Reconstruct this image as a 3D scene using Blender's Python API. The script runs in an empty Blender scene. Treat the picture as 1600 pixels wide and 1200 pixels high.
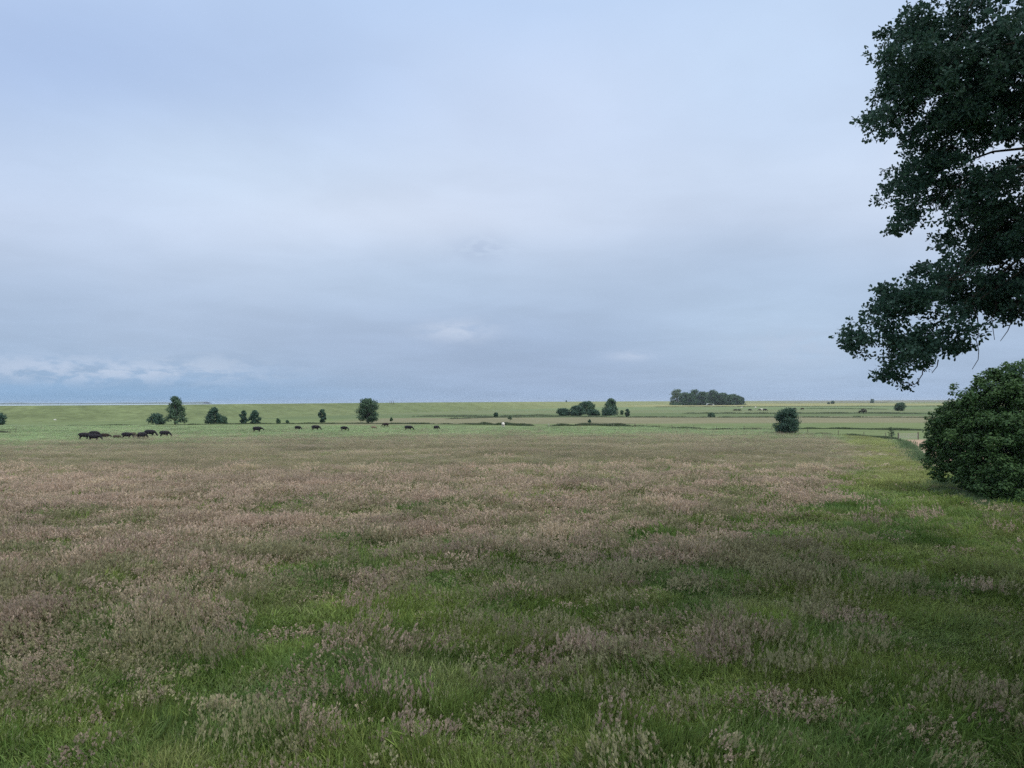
import bpy, math
import numpy as np
from mathutils import Matrix, Vector

R = math.radians
scene = bpy.context.scene
COL = scene.collection
rng = np.random.default_rng(11)

# ------------------------------------------------------------------ camera
H = 7.5                      # eye height above the meadow
FPX = 1200.0                 # focal length in pixels of the 1600 px wide photograph
PITCH = math.atan(27.8 / FPX)
ROLL = R(-0.229)
cam_rot = Matrix.Rotation(math.pi / 2 + PITCH, 4, 'X') @ Matrix.Rotation(ROLL, 4, 'Z')
cam_data = bpy.data.cameras.new('camera')
cam_data.sensor_width = 36.0
cam_data.lens = 36.0 * FPX / 1600.0
cam_data.clip_start = 0.2
cam_data.clip_end = 80000.0
cam = bpy.data.objects.new('camera', cam_data)
cam.matrix_world = Matrix.Translation((0, 0, H)) @ cam_rot
COL.objects.link(cam)
scene.camera = cam
M3 = np.array(cam_rot.to_3x3())


def ray(px, py):
    """Direction from the eye towards a point measured in the photograph, scaled to y = 1."""
    v = M3 @ np.array([(px - 800) / FPX, -(py - 600) / FPX, -1.0])
    return v / v[1]


def ground(px, py, z=0.0):
    d = ray(px, py)
    t = (z - H) / d[2]
    return np.array([d[0] * t, t, z])


def at(px, py, y):
    d = ray(px, py)
    return np.array([d[0] * y, y, H + d[2] * y])


# ------------------------------------------------------------------ noise
def _hash(ix, iy, seed):
    n = (ix.astype(np.int64) * 374761393 + iy.astype(np.int64) * 668265263 + seed * 974634613) & 0x7fffffff
    n = ((n ^ (n >> 13)) * 1274126177) & 0x7fffffff
    n = (n ^ (n >> 16)) & 0xffff
    return n / 65535.0


def vnoise(x, y, seed=0):
    ix, iy = np.floor(x), np.floor(y)
    fx, fy = x - ix, y - iy
    fx = fx * fx * (3 - 2 * fx); fy = fy * fy * (3 - 2 * fy)
    a = _hash(ix, iy, seed); b = _hash(ix + 1, iy, seed)
    c = _hash(ix, iy + 1, seed); d = _hash(ix + 1, iy + 1, seed)
    return (a * (1 - fx) + b * fx) * (1 - fy) + (c * (1 - fx) + d * fx) * fy


def fbm(x, y, seed=0, octaves=4):
    s, amp, tot = 0.0, 1.0, 0.0
    for k in range(octaves):
        ca, sa = math.cos(k * 1.3), math.sin(k * 1.3)
        s = s + amp * vnoise((x * ca - y * sa) * 2 ** k + 17 * k, (x * sa + y * ca) * 2 ** k - 9 * k, seed + k)
        tot += amp; amp *= 0.55
    return s / tot


def sstep(a, b, x):
    t = np.clip((x - a) / (b - a), 0, 1)
    return t * t * (3 - 2 * t)


def mixc(a, b, t):
    t = np.asarray(t)[..., None]
    return np.asarray(a) * (1 - t) + np.asarray(b) * t


# ------------------------------------------------------------------ mesh helpers
def mesh_from(name, verts, faces_flat, sizes, mats=(), attrs=None, mat_index=None, smooth=False):
    me = bpy.data.meshes.new(name)
    verts = np.ascontiguousarray(verts, dtype=np.float32)
    faces_flat = np.ascontiguousarray(faces_flat, dtype=np.int32)
    sizes = np.ascontiguousarray(sizes, dtype=np.int32)
    me.vertices.add(len(verts)); me.vertices.foreach_set('co', verts.ravel())
    if len(sizes):
        me.loops.add(len(faces_flat)); me.loops.foreach_set('vertex_index', faces_flat)
        me.polygons.add(len(sizes))
        me.polygons.foreach_set('loop_start', np.concatenate([[0], np.cumsum(sizes)[:-1]]).astype(np.int32))
        if mat_index is not None:
            me.polygons.foreach_set('material_index', np.ascontiguousarray(mat_index, dtype=np.int32))
        me.polygons.foreach_set('use_smooth', np.full(len(sizes), smooth))
    for m in mats:
        me.materials.append(m)
    for k, (typ, dom, arr) in (attrs or {}).items():
        a = me.attributes.new(k, typ, dom)
        fld = {'FLOAT': 'value', 'INT': 'value', 'FLOAT_VECTOR': 'vector', 'FLOAT_COLOR': 'color'}[typ]
        a.data.foreach_set(fld, np.ascontiguousarray(arr).ravel())
    me.update(calc_edges=True)
    me.validate()
    return me


def link(name, me, parent=None, loc=None):
    o = bpy.data.objects.new(name, me)
    COL.objects.link(o)
    if parent is not None:
        o.parent = parent
    if loc is not None:
        o.location = loc
    return o


def tag(o, label=None, cat=None, group=None, kind=None):
    if label: o['label'] = label
    if cat: o['category'] = cat
    if group: o['group'] = group
    if kind: o['kind'] = kind
    return o


def empty(name, loc, rz=0.0):
    o = bpy.data.objects.new(name, None)
    COL.objects.link(o)
    o.location = loc; o.rotation_euler = (0, 0, rz)
    return o


class MB:
    """Collects pieces and makes one mesh of them."""
    def __init__(self):
        self.v, self.f, self.s, self.n = [], [], [], 0

    def add(self, verts, faces):
        verts = np.asarray(verts, float)
        for f in faces:
            self.f.extend(int(i) + self.n for i in f); self.s.append(len(f))
        self.v.append(verts); self.n += len(verts)

    def tube(self, pts, radii, sides=6, cap=True):
        pts = np.asarray(pts, float); k = len(pts)
        tang = np.gradient(pts, axis=0)
        ref = np.array([0.31, 0.87, 0.12])
        vs = []
        for i in range(k):
            t = tang[i] / (np.linalg.norm(tang[i]) + 1e-9)
            a = np.cross(t, ref); a /= np.linalg.norm(a) + 1e-9
            b = np.cross(t, a)
            ang = np.linspace(0, 2 * math.pi, sides, endpoint=False)
            vs.append(pts[i] + radii[i] * (np.cos(ang)[:, None] * a + np.sin(ang)[:, None] * b))
        fs = []
        for i in range(k - 1):
            for j in range(sides):
                fs.append((i * sides + j, i * sides + (j + 1) % sides, (i + 1) * sides + (j + 1) % sides, (i + 1) * sides + j))
        if cap:
            fs.append(tuple(range(sides))[::-1]); fs.append(tuple((k - 1) * sides + j for j in range(sides)))
        self.add(np.concatenate(vs), fs)

    def box(self, c, size, rz=0.0):
        c = np.asarray(c, float); h = np.asarray(size, float) / 2
        p = np.array([[x, y, z] for x in (-1, 1) for y in (-1, 1) for z in (-1, 1)], float) * h
        ca, sa = math.cos(rz), math.sin(rz)
        p = np.stack([p[:, 0] * ca - p[:, 1] * sa, p[:, 0] * sa + p[:, 1] * ca, p[:, 2]], 1) + c
        self.add(p, [(0, 1, 3, 2), (4, 6, 7, 5), (0, 4, 5, 1), (2, 3, 7, 6), (0, 2, 6, 4), (1, 5, 7, 3)])

    def mesh(self, name, mat, smooth=False):
        return mesh_from(name, np.concatenate(self.v), self.f, self.s, [mat], smooth=smooth)

    def build(self, name, mat, parent=None, loc=None, smooth=False):
        return link(name, self.mesh(name, mat, smooth), parent, loc)


# ------------------------------------------------------------------ materials
class NT:
    def __init__(self, tree):
        self.t = tree

    def n(self, typ, **kw):
        nd = self.t.nodes.new(typ)
        for k, v in kw.items():
            if k.startswith('i_'):
                nd.inputs[k[2:].replace('_', ' ')].default_value = v
            else:
                setattr(nd, k, v)
        return nd

    def lk(self, a, b):
        self.t.links.new(a, b)

    def val(self, sock, v):
        if isinstance(v, (int, float)):
            sock.default_value = v
        elif isinstance(v, (tuple, list)):
            sock.default_value = v if len(v) != 3 or sock.type != 'RGBA' else (*v, 1)
        else:
            self.lk(v, sock)

    def m(self, op, a, b=None, c=None, clamp=False):
        nd = self.n('ShaderNodeMath', operation=op, use_clamp=clamp)
        self.val(nd.inputs[0], a)
        if b is not None: self.val(nd.inputs[1], b)
        if c is not None: self.val(nd.inputs[2], c)
        return nd.outputs[0]

    def mix(self, fac, a, b, blend='MIX'):
        nd = self.n('ShaderNodeMix', data_type='RGBA', blend_type=blend)
        self.val(nd.inputs[0], fac); self.val(nd.inputs[6], a); self.val(nd.inputs[7], b)
        return nd.outputs[2]

    def noise(self, vec, scale, detail=4.0, rough=0.55, dist=0.0):
        nd = self.n('ShaderNodeTexNoise')
        nd.inputs['Scale'].default_value = scale; nd.inputs['Detail'].default_value = detail
        nd.inputs['Roughness'].default_value = rough; nd.inputs['Distortion'].default_value = dist
        if vec is not None: self.lk(vec, nd.inputs['Vector'])
        return nd.outputs[0]

    def ramp(self, fac, stops, interp='LINEAR'):
        nd = self.n('ShaderNodeValToRGB'); cr = nd.color_ramp; cr.interpolation = interp
        while len(cr.elements) < len(stops): cr.elements.new(0.5)
        for e, (p, c) in zip(cr.elements, stops):
            e.position = p; e.color = (*c, 1) if len(c) == 3 else c
        self.lk(fac, nd.inputs[0])
        return nd.outputs[0]

    def mapr(self, x, a, b, c=0.0, d=1.0, smooth=True):
        nd = self.n('ShaderNodeMapRange', interpolation_type='SMOOTHSTEP' if smooth else 'LINEAR')
        self.val(nd.inputs[0], x)
        for i, v in zip((1, 2, 3, 4), (a, b, c, d)): nd.inputs[i].default_value = v
        return nd.outputs[0]


def new_mat(name):
    m = bpy.data.materials.new(name); m.use_nodes = True
    nt = NT(m.node_tree)
    b = m.node_tree.nodes['Principled BSDF']
    b.inputs['Roughness'].default_value = 0.8
    b.inputs['Specular IOR Level'].default_value = 0.15
    return m, nt, b


def leaf_mat(name, c1, c2, trans=0.25, spec=0.2, rough=0.6):
    """Foliage: two leaf tones picked per leaf, some light passing through."""
    m, nt, b = new_mat(name)
    at_ = nt.n('ShaderNodeAttribute', attribute_name='tone')
    col = nt.mix(at_.outputs['Fac'], c1, c2)
    nt.lk(col, b.inputs['Base Color'])
    b.inputs['Roughness'].default_value = rough; b.inputs['Specular IOR Level'].default_value = spec
    tr = nt.n('ShaderNodeBsdfTranslucent'); nt.lk(col, tr.inputs[0])
    mx = nt.n('ShaderNodeMixShader'); mx.inputs[0].default_value = trans
    nt.lk(b.outputs[0], mx.inputs[1]); nt.lk(tr.outputs[0], mx.inputs[2])
    nt.lk(mx.outputs[0], m.node_tree.nodes['Material Output'].inputs[0])
    return m


def plain_mat(name, c1, c2, scale=6.0, rough=0.8, detail=4.0):
    m, nt, b = new_mat(name)
    tc = nt.n('ShaderNodeTexCoord')
    nz = nt.noise(tc.outputs['Object'], scale, detail)
    nt.lk(nt.mix(nt.mapr(nz, 0.3, 0.7), c1, c2), b.inputs['Base Color'])
    b.inputs['Roughness'].default_value = rough
    return m


bark = plain_mat('bark', (0.05, 0.04, 0.03), (0.10, 0.085, 0.065), 3.0)
wood = plain_mat('weathered_wood', (0.10, 0.085, 0.065), (0.20, 0.17, 0.13), 8.0)
palewood = plain_mat('pale_wood', (0.35, 0.33, 0.27), (0.5, 0.47, 0.4), 8.0)
hide_black = plain_mat('black_hide', (0.010, 0.009, 0.011), (0.022, 0.018, 0.022), 2.0, 0.7)
hide_dark = plain_mat('dark_brown_hide', (0.022, 0.013, 0.010), (0.04, 0.025, 0.02), 2.0, 0.7)
hide_brown = plain_mat('brown_hide', (0.06, 0.05, 0.036), (0.09, 0.075, 0.052), 2.0, 0.8)
hide_tan = plain_mat('tan_hide', (0.16, 0.11, 0.075), (0.22, 0.16, 0.11), 2.0, 0.8)
hide_white = plain_mat('white_hide', (0.62, 0.56, 0.47), (0.78, 0.74, 0.66), 1.5, 0.8)
fleece = plain_mat('fleece', (0.6, 0.57, 0.5), (0.75, 0.72, 0.64), 8.0, 0.9)

oak_leaf = leaf_mat('oak_leaf', (0.032, 0.078, 0.062), (0.064, 0.120, 0.074), 0.25)
bush_leaf = leaf_mat('bush_leaf', (0.026, 0.070, 0.024), (0.082, 0.150, 0.042), 0.25)
tree_leaf = leaf_mat('tree_leaf', (0.046, 0.098, 0.060), (0.090, 0.150, 0.076), 0.25)
dark_leaf = leaf_mat('dark_leaf', (0.030, 0.074, 0.054), (0.062, 0.118, 0.068), 0.22)
pale_leaf = leaf_mat('pale_leaf', (0.085, 0.135, 0.08), (0.14, 0.19, 0.10), 0.25)
wood_leaf = leaf_mat('wood_leaf', (0.022, 0.062, 0.034), (0.075, 0.135, 0.055), 0.15)
reed_leaf = leaf_mat('reed_leaf', (0.058, 0.088, 0.045), (0.125, 0.160, 0.085), 0.3)
weed_leaf = leaf_mat('weed_leaf', (0.085, 0.14, 0.07), (0.165, 0.225, 0.105), 0.3)
pale_reed = leaf_mat('pale_reed', (0.10, 0.135, 0.075), (0.18, 0.205, 0.125), 0.3)

# ------------------------------------------------------------------ plan of the place
dyke_foot = np.array([(-1500, 420), (-700, 345), (-250, 306), (-200, 305), (-129, 345), (-107, 430), (-52, 620), (32, 800),
                      (160, 1200), (396, 1900), (1100, 2700), (2333, 3500), (5200, 4900), (7600, 5600)], float)


def smooth_line(p, it=3):
    for _ in range(it):
        q = [p[0]]
        for a, b in zip(p[:-1], p[1:]):
            q += [a * 0.75 + b * 0.25, a * 0.25 + b * 0.75]
        q.append(p[-1]); p = np.array(q)
    return p


DF = smooth_line(dyke_foot)


def dyke_dist(X, Y):
    """Distance to the dyke's foot; positive on the sea side."""
    best = np.full(X.shape, 1e12); sgn = np.ones(X.shape)
    for a, b in zip(DF[:-1], DF[1:]):
        d = b - a; L2 = d @ d
        t = np.clip(((X - a[0]) * d[0] + (Y - a[1]) * d[1]) / L2, 0, 1)
        dx, dy = X - a[0] - t * d[0], Y - a[1] - t * d[1]
        q = dx * dx + dy * dy
        s = d[0] * dy - d[1] * dx
        mk = q < best
        best = np.where(mk, q, best); sgn = np.where(mk, np.sign(s), sgn)
    return np.sqrt(best) * sgn


# right-hand edge of the meadow: a line from under the big bush to the gate
E0, E1 = np.array([36.5, 62.5]), np.array([70.0, 141.0])
ED = (E1 - E0) / np.linalg.norm(E1 - E0)


def edge_dist(X, Y):
    """Metres to the right of the meadow's right-hand edge (negative inside the meadow)."""
    return (X - E0[0]) * ED[1] - (Y - E0[1]) * ED[0]


def seediness(X, Y):
    """0 where the sward is fresh green, 1 where the flowering grass stands thick."""
    big = fbm(X / 16, Y / 16, 3, 4)
    mid = fbm(X / 3.4, Y / 3.4, 21, 3)
    sm = fbm(X / 1.0, Y / 1.0, 41, 3)
    d = np.hypot(X, Y)
    d = d - 13 * sstep(0, 26, X) * (1 - sstep(70, 110, d)) + 4 * sstep(0, 20, -X)
    d = np.maximum(d, 13)
    bias = np.interp(d, [14, 22, 28, 36, 50, 80, 120, 138, 165, 200, 260], [-.19, -.17, -.12, -.04, .06, .20, .36, .36, .06, -.18, -.26])
    s = .5 + 1.2 * (0.24 * big + 0.38 * mid + 0.38 * sm - .5) + bias + 0.02 * np.clip(-X / 20, -1, 1)
    ed = edge_dist(X, Y)
    s = s - 0.36 * sstep(-12, -4, ed + 6 * (mid - .5)) * sstep(52, 64, Y)
    s = s - 0.32 * sstep(.38, .58, X / np.maximum(Y, 1)) * (1 - sstep(66, 82, Y))
    return sstep(0.30, 0.70, s) * np.interp(d, [14, 24, 34, 50, 75, 100], [.12, .17, .30, .56, .84, 1.0])


def meadow_green(X, Y):
    a = fbm(X / 7, Y / 7, 61, 4); b = fbm(X / 1.6, Y / 1.6, 71, 3)
    c = mixc((0.061, 0.105, 0.021), (0.134, 0.175, 0.044), sstep(.3, .7, a * .5 + b * .5))
    c = mixc(c, (0.080, 0.135, 0.042), .5 * sstep(.52, .70, fbm(X / 3.4, Y / 3.4, 66, 3)))
    c = mixc(c, (0.190, 0.190, 0.085), .4 * sstep(.56, .72, fbm(X / 2.2, Y / 2.2, 67, 3)))
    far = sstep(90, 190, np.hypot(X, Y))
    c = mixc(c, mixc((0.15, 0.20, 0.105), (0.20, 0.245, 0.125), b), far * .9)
    ed = edge_dist(X, Y)
    c = mixc(c, (0.158, 0.166, 0.058), 0.75 * sstep(-11, -5, ed + 9 * (a - .5)) * (1 - sstep(-2, 1, ed)) * sstep(58, 68, Y))
    return c


def meadow_head(X, Y):
    a = fbm(X / 9, Y / 9, 81, 3); b = fbm(X / 2.0, Y / 2.0, 91, 3)
    c = mixc((0.325, 0.262, 0.205), (0.395, 0.315, 0.250), sstep(.3, .7, a))
    return mixc(c, (0.40, 0.345, 0.245), .6 * sstep(.5, .72, b))


def ground_color(X, Y):
    d = np.hypot(X, Y)
    s = seediness(X, Y)
    g = meadow_green(X, Y)
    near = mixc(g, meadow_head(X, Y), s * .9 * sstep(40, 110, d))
    streak = fbm(X / 30, Y / 9, 5, 4)
    near = near * (0.82 + 0.36 * streak)[..., None]
    # dry strip and track beyond the right-hand edge
    ed = edge_dist(X, Y)
    near = mixc(near, (0.36, 0.255, 0.18), sstep(1.5, 3, ed) * (1 - sstep(9, 11, ed)) * sstep(60, 70, Y) * (1 - sstep(143, 150, Y)))
    # fields beyond the ditch
    w = 26 * (fbm(X / 160, Y / 160, 15, 3) - .5)
    Yw = Y + w
    n1 = fbm(X / 40, Y / 26, 9, 4); n2 = fbm(X / 110, Y / 60, 19, 4)
    straw = mixc((0.160, 0.162, 0.092), (0.205, 0.186, 0.112), n1)
    green1 = mixc((0.118, 0.160, 0.068), (0.162, 0.192, 0.085), n1)
    green2 = mixc((0.110, 0.155, 0.070), (0.160, 0.192, 0.090), n2)
    yell = mixc((0.225, 0.235, 0.10), (0.28, 0.255, 0.12), n2)
    c = green1
    c = mixc(c, straw, sstep(245, 262, Yw) * (1 - sstep(352, 366, Yw)) * sstep(-80, -50, X))
    c = mixc(c, green2 * .86, sstep(352, 366, Yw))
    c = mixc(c, mixc(green2, straw, .35), sstep(468, 490, Yw))
    c = mixc(c, green2 * 1.12, sstep(640, 680, Yw))
    c = mixc(c, mixc(green1 * 1.15, straw, .25), sstep(900, 960, Yw))
    c = mixc(c, yell, sstep(1040, 1150, Yw) * (1 - sstep(700, 1100, X)))
    c = mixc(c, mixc(green1 * 1.1, straw, .5), sstep(1900, 2400, Y))
    far_edge = 222 + 8 * (fbm(X / 30, Y / 30, 33, 2) - .5) + np.interp(X, [-200, -90, 60, 75, 120], [50, 20, -10, -72, -76])
    return mixc(near, c, sstep(0, 14, Y - far_edge))


# ------------------------------------------------------------------ ground sheet
az = np.concatenate([np.linspace(-180, -44, 36, endpoint=False), np.linspace(-44, 44, 620), np.linspace(44, 180, 37)[1:-1]])
pp = np.concatenate([np.linspace(4000, 600, 14, endpoint=False), np.linspace(600, 70, 170, endpoint=False), np.linspace(70, 2.2, 130, endpoint=False), np.array([2.2, 1.9, 1.6, 1.3, 1.1, 1.0])])
rr = H * FPX / pp
A, RR = np.meshgrid(np.radians(az), rr)
GX, GY = RR * np.sin(A), RR * np.cos(A)
und = (fbm(GX / 14, GY / 14, 7, 3) - .5) * 0.25 + (fbm(GX / 3, GY / 3, 8, 2) - .5) * 0.10
sea_side = dyke_dist(GX, GY)
GZ = und * (1 - sstep(400, 700, RR)) * sstep(3, 12, RR) - 2.5 * sstep(25, 70, sea_side)
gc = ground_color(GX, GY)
nr, nc = GX.shape
idx = np.arange(nr * nc).reshape(nr, nc)
nx = np.roll(idx, -1, axis=1)
fq = np.stack([idx[:-1], nx[:-1], nx[1:], idx[1:]], -1).reshape(-1, 4)
gv = np.stack([GX, GY, GZ], -1).reshape(-1, 3)
centre = np.array([[0, 0, 0.0]])
gv = np.concatenate([gv, centre])
tri = np.stack([np.full(nc, nr * nc), nx[0], idx[0]], -1)
gcol = np.concatenate([gc.reshape(-1, 3), [[0.08, 0.12, 0.04]]])
gcol = np.concatenate([gcol, np.ones((len(gcol), 1))], 1)
gm, nt, b = new_mat('meadow_ground')
a_ = nt.n('ShaderNodeAttribute', attribute_name='tone')
geo = nt.n('ShaderNodeNewGeometry')
nz = nt.noise(geo.outputs['Position'], 0.9, 6.0, 0.7)
nz2 = nt.noise(geo.outputs['Position'], 0.045, 5.0, 0.6)
f = nt.m('MULTIPLY', nt.mapr(nz, 0.25, 0.75, 0.72, 1.22, False), nt.mapr(nz2, 0.25, 0.75, 0.86, 1.14, False))
vm = nt.n('ShaderNodeVectorMath', operation='SCALE'); nt.lk(a_.outputs['Color'], vm.inputs[0]); nt.lk(f, vm.inputs['Scale'])
nt.lk(vm.outputs[0], b.inputs['Base Color'])
b.inputs['Roughness'].default_value = 0.95; b.inputs['Specular IOR Level'].default_value = 0.05
bp = nt.n('ShaderNodeBump'); bp.inputs['Strength'].default_value = 0.6; bp.inputs['Distance'].default_value = 0.3
nt.lk(nz, bp.inputs['Height']); nt.lk(bp.outputs[0], b.inputs['Normal'])
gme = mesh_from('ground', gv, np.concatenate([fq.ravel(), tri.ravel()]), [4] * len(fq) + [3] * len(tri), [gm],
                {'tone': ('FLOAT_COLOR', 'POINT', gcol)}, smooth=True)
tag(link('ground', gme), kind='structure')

# ------------------------------------------------------------------ dyke
seg = np.diff(DF, axis=0); sl = np.concatenate([[0], np.cumsum(np.linalg.norm(seg, axis=1))])
ss = [0.0]
while ss[-1] < sl[-1] - 1:
    x = np.interp(ss[-1], sl, DF[:, 0]); y = np.interp(ss[-1], sl, DF[:, 1])
    ss.append(ss[-1] + max(4.0, 0.012 * math.hypot(x, y)))
ss = np.array(ss[:-1] + [sl[-1]])
PX, PY = np.interp(ss, sl, DF[:, 0]), np.interp(ss, sl, DF[:, 1])
tx, ty = np.gradient(PX), np.gradient(PY); tn = np.hypot(tx, ty); tx, ty = tx / tn, ty / tn
k = 9                                                         # ease the offset direction round the bends
tx = np.convolve(np.pad(tx, k, 'edge'), np.ones(2 * k + 1) / (2 * k + 1), 'valid')
ty = np.convolve(np.pad(ty, k, 'edge'), np.ones(2 * k + 1) / (2 * k + 1), 'valid')
nxo, nyo = -ty, tx
prof = [(-4, -0.25), (0, 0.0), (4, 0.35), (9, 1.0), (14, 1.75), (19, 2.6), (24, 3.5), (29, 4.4), (33, 5.2), (37, 6.0), (40, 6.6), (42.5, 6.88), (45, 6.9), (48, 6.85),
        (54, 5.9), (64, 4.2), (80, 1.8), (96, -0.5), (110, -2.8)]
cz = np.interp(PY, [300, 420, 700, 1200], [.965, 1.0, 1.06, 1.075])
V = []
for (o_, z_) in prof:
    wob = (fbm(ss / 9, ss * 0 + o_ * .13, 12, 3) - .5) * 0.22
    V.append(np.stack([PX + nxo * o_, PY + nyo * o_, (z_ + wob * (0.3 if z_ > 6.3 else 1.0)) * np.where(z_ > 0, cz, 1)], -1))
V = np.array(V)
mN, mS = V.shape[:2]
idx = np.arange(mN * mS).reshape(mN, mS)
fq = np.stack([idx[:-1, :-1], idx[:-1, 1:], idx[1:, 1:], idx[1:, :-1]], -1).reshape(-1, 4)[:, ::-1]
dv = V.reshape(-1, 3)
n1 = fbm(dv[:, 0] / 14, dv[:, 1] / 14, 27, 4); n2 = fbm(dv[:, 0] / 60, dv[:, 1] / 60, 37, 3)
dcol = mixc((0.112, 0.146, 0.062), (0.156, 0.178, 0.082), n1 * .5 + n2 * .5)
dcol = mixc(dcol, mixc((0.165, 0.19, 0.082), (0.215, 0.225, 0.105), n1), sstep(560, 1000, dv[:, 1]))
dcol = mixc(dcol, (0.17, 0.17, 0.115), sstep(2000, 2800, dv[:, 1]))
dcol = np.concatenate([dcol, np.ones((len(dcol), 1))], 1)
dm, nt, b = new_mat('dyke_turf')
a_ = nt.n('ShaderNodeAttribute', attribute_name='tone')
geo = nt.n('ShaderNodeNewGeometry')
nz = nt.noise(geo.outputs['Position'], 0.25, 7.0, 0.68); nz2 = nt.noise(geo.outputs['Position'], 0.05, 4.0, 0.6)
f = nt.m('MULTIPLY', nt.mapr(nz, 0.28, 0.72, 0.66, 1.32, False), nt.mapr(nz2, 0.3, 0.7, 0.86, 1.14, False))
vm = nt.n('ShaderNodeVectorMath', operation='SCALE'); nt.lk(a_.outputs['Color'], vm.inputs[0]); nt.lk(f, vm.inputs['Scale'])
nt.lk(vm.outputs[0], b.inputs['Base Color']); b.inputs['Roughness'].default_value = 0.95
b.inputs['Specular IOR Level'].default_value = 0.05
dme = mesh_from('dyke', dv, fq.ravel(), [4] * len(fq), [dm], {'tone': ('FLOAT_COLOR', 'POINT', dcol)}, smooth=True)
tag(link('dyke', dme), 'long grassed sea dyke closing off the fields along the horizon', None, None, 'structure')

# ------------------------------------------------------------------ sea and far shore
sm, nt, b = new_mat('sea_water')
geo = nt.n('ShaderNodeNewGeometry')
nz = nt.noise(geo.outputs['Position'], 0.02, 4.0)
nt.lk(nt.mix(nz, (0.30, 0.40, 0.42), (0.40, 0.48, 0.48)), b.inputs['Base Color'])
b.inputs['Roughness'].default_value = 0.25; b.inputs['Specular IOR Level'].default_value = 0.5
n = 96; ang = np.linspace(0, 2 * math.pi, n, endpoint=False)
sv = np.concatenate([[[0, 0, -1.2]], np.stack([9600 * np.cos(ang), 9600 * np.sin(ang), np.full(n, -1.2)], -1)])
sf = np.array([(0, 1 + i, 1 + (i + 1) % n) for i in range(n)])
tag(link('sea', mesh_from('sea', sv, sf.ravel(), [3] * n, [sm])), kind='structure')

mb = MB()
fx = np.linspace(-7600, -3300, 140)
for sgn in (0,):
    hgt = 9 + 15 * fbm(fx / 160, fx * 0, 51, 4) * sstep(.30, .62, fbm(fx / 600, fx * 0 + 3, 52, 3)) + 4
    fy = 8000 + 400 * np.sin(fx / 900)
    rows = [(0, 0.0), (25, .75), (80, 1.0), (160, .8), (260, 0.0)]
    vv = np.concatenate([np.stack([fx, fy + o_, -1.4 + (hgt + 1.4) * q], -1) for o_, q in rows])
    L = len(fx)
    mb.add(vv, [(r * L + i, r * L + i + 1, (r + 1) * L + i + 1, (r + 1) * L + i) for r in range(len(rows) - 1) for i in range(L - 1)])
fs_mat = plain_mat('far_land', (0.06, 0.09, 0.07), (0.10, 0.13, 0.10), 0.004)
tag(mb.build('far_shore', fs_mat), kind='structure')

# ------------------------------------------------------------------ grass tufts
def blade_set(r, n, radius, hmin, hmax, w, lean, bend, wind=0.12):
    """Arching blades of three segments; returns vertices and faces."""
    a = r.uniform(0, 2 * math.pi, n); q = radius * np.sqrt(r.uniform(0, 1, n))
    base = np.stack([q * np.cos(a), q * np.sin(a), np.full(n, -0.05)], -1)
    h = r.uniform(hmin, hmax, n)
    da = a + r.normal(0, 0.9, n)
    dirs = np.stack([np.cos(da), np.sin(da), np.zeros(n)], -1)
    ln = np.abs(r.normal(0, lean, n)) ; bd = r.uniform(0.2, 1.0, n) * bend
    side = np.stack([-np.sin(da + r.normal(0, .5, n)), np.cos(da), np.zeros(n)], -1)
    wv = np.array([wind, 0, 0])
    V = []
    for t, wf in ((0, 1.0), (0.4, .95), (0.75, .62), (1.0, 0.0)):
        off = dirs * (ln * t + bd * t ** 2.4)[:, None] * h[:, None] + wv * (t ** 1.7) * h[:, None]
        z = h * (t - 0.35 * (bd) * t ** 3)
        p = base + off; p[:, 2] += z
        if wf > 0:
            V.append(p - side * w * wf / 2); V.append(p + side * w * wf / 2)
        else:
            V.append(p)
    V = np.stack(V, 1)                                           # n, 7, 3
    o = (np.arange(n) * 7)[:, None]
    f4 = np.concatenate([o + np.array([[0, 1, 3, 2]]), o + np.array([[2, 3, 5, 4]])])
    f3 = o + np.array([[4, 5, 6]])
    return V.reshape(-1, 3), f4, f3, np.repeat(r.uniform(0, 1, n), 7)


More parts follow.
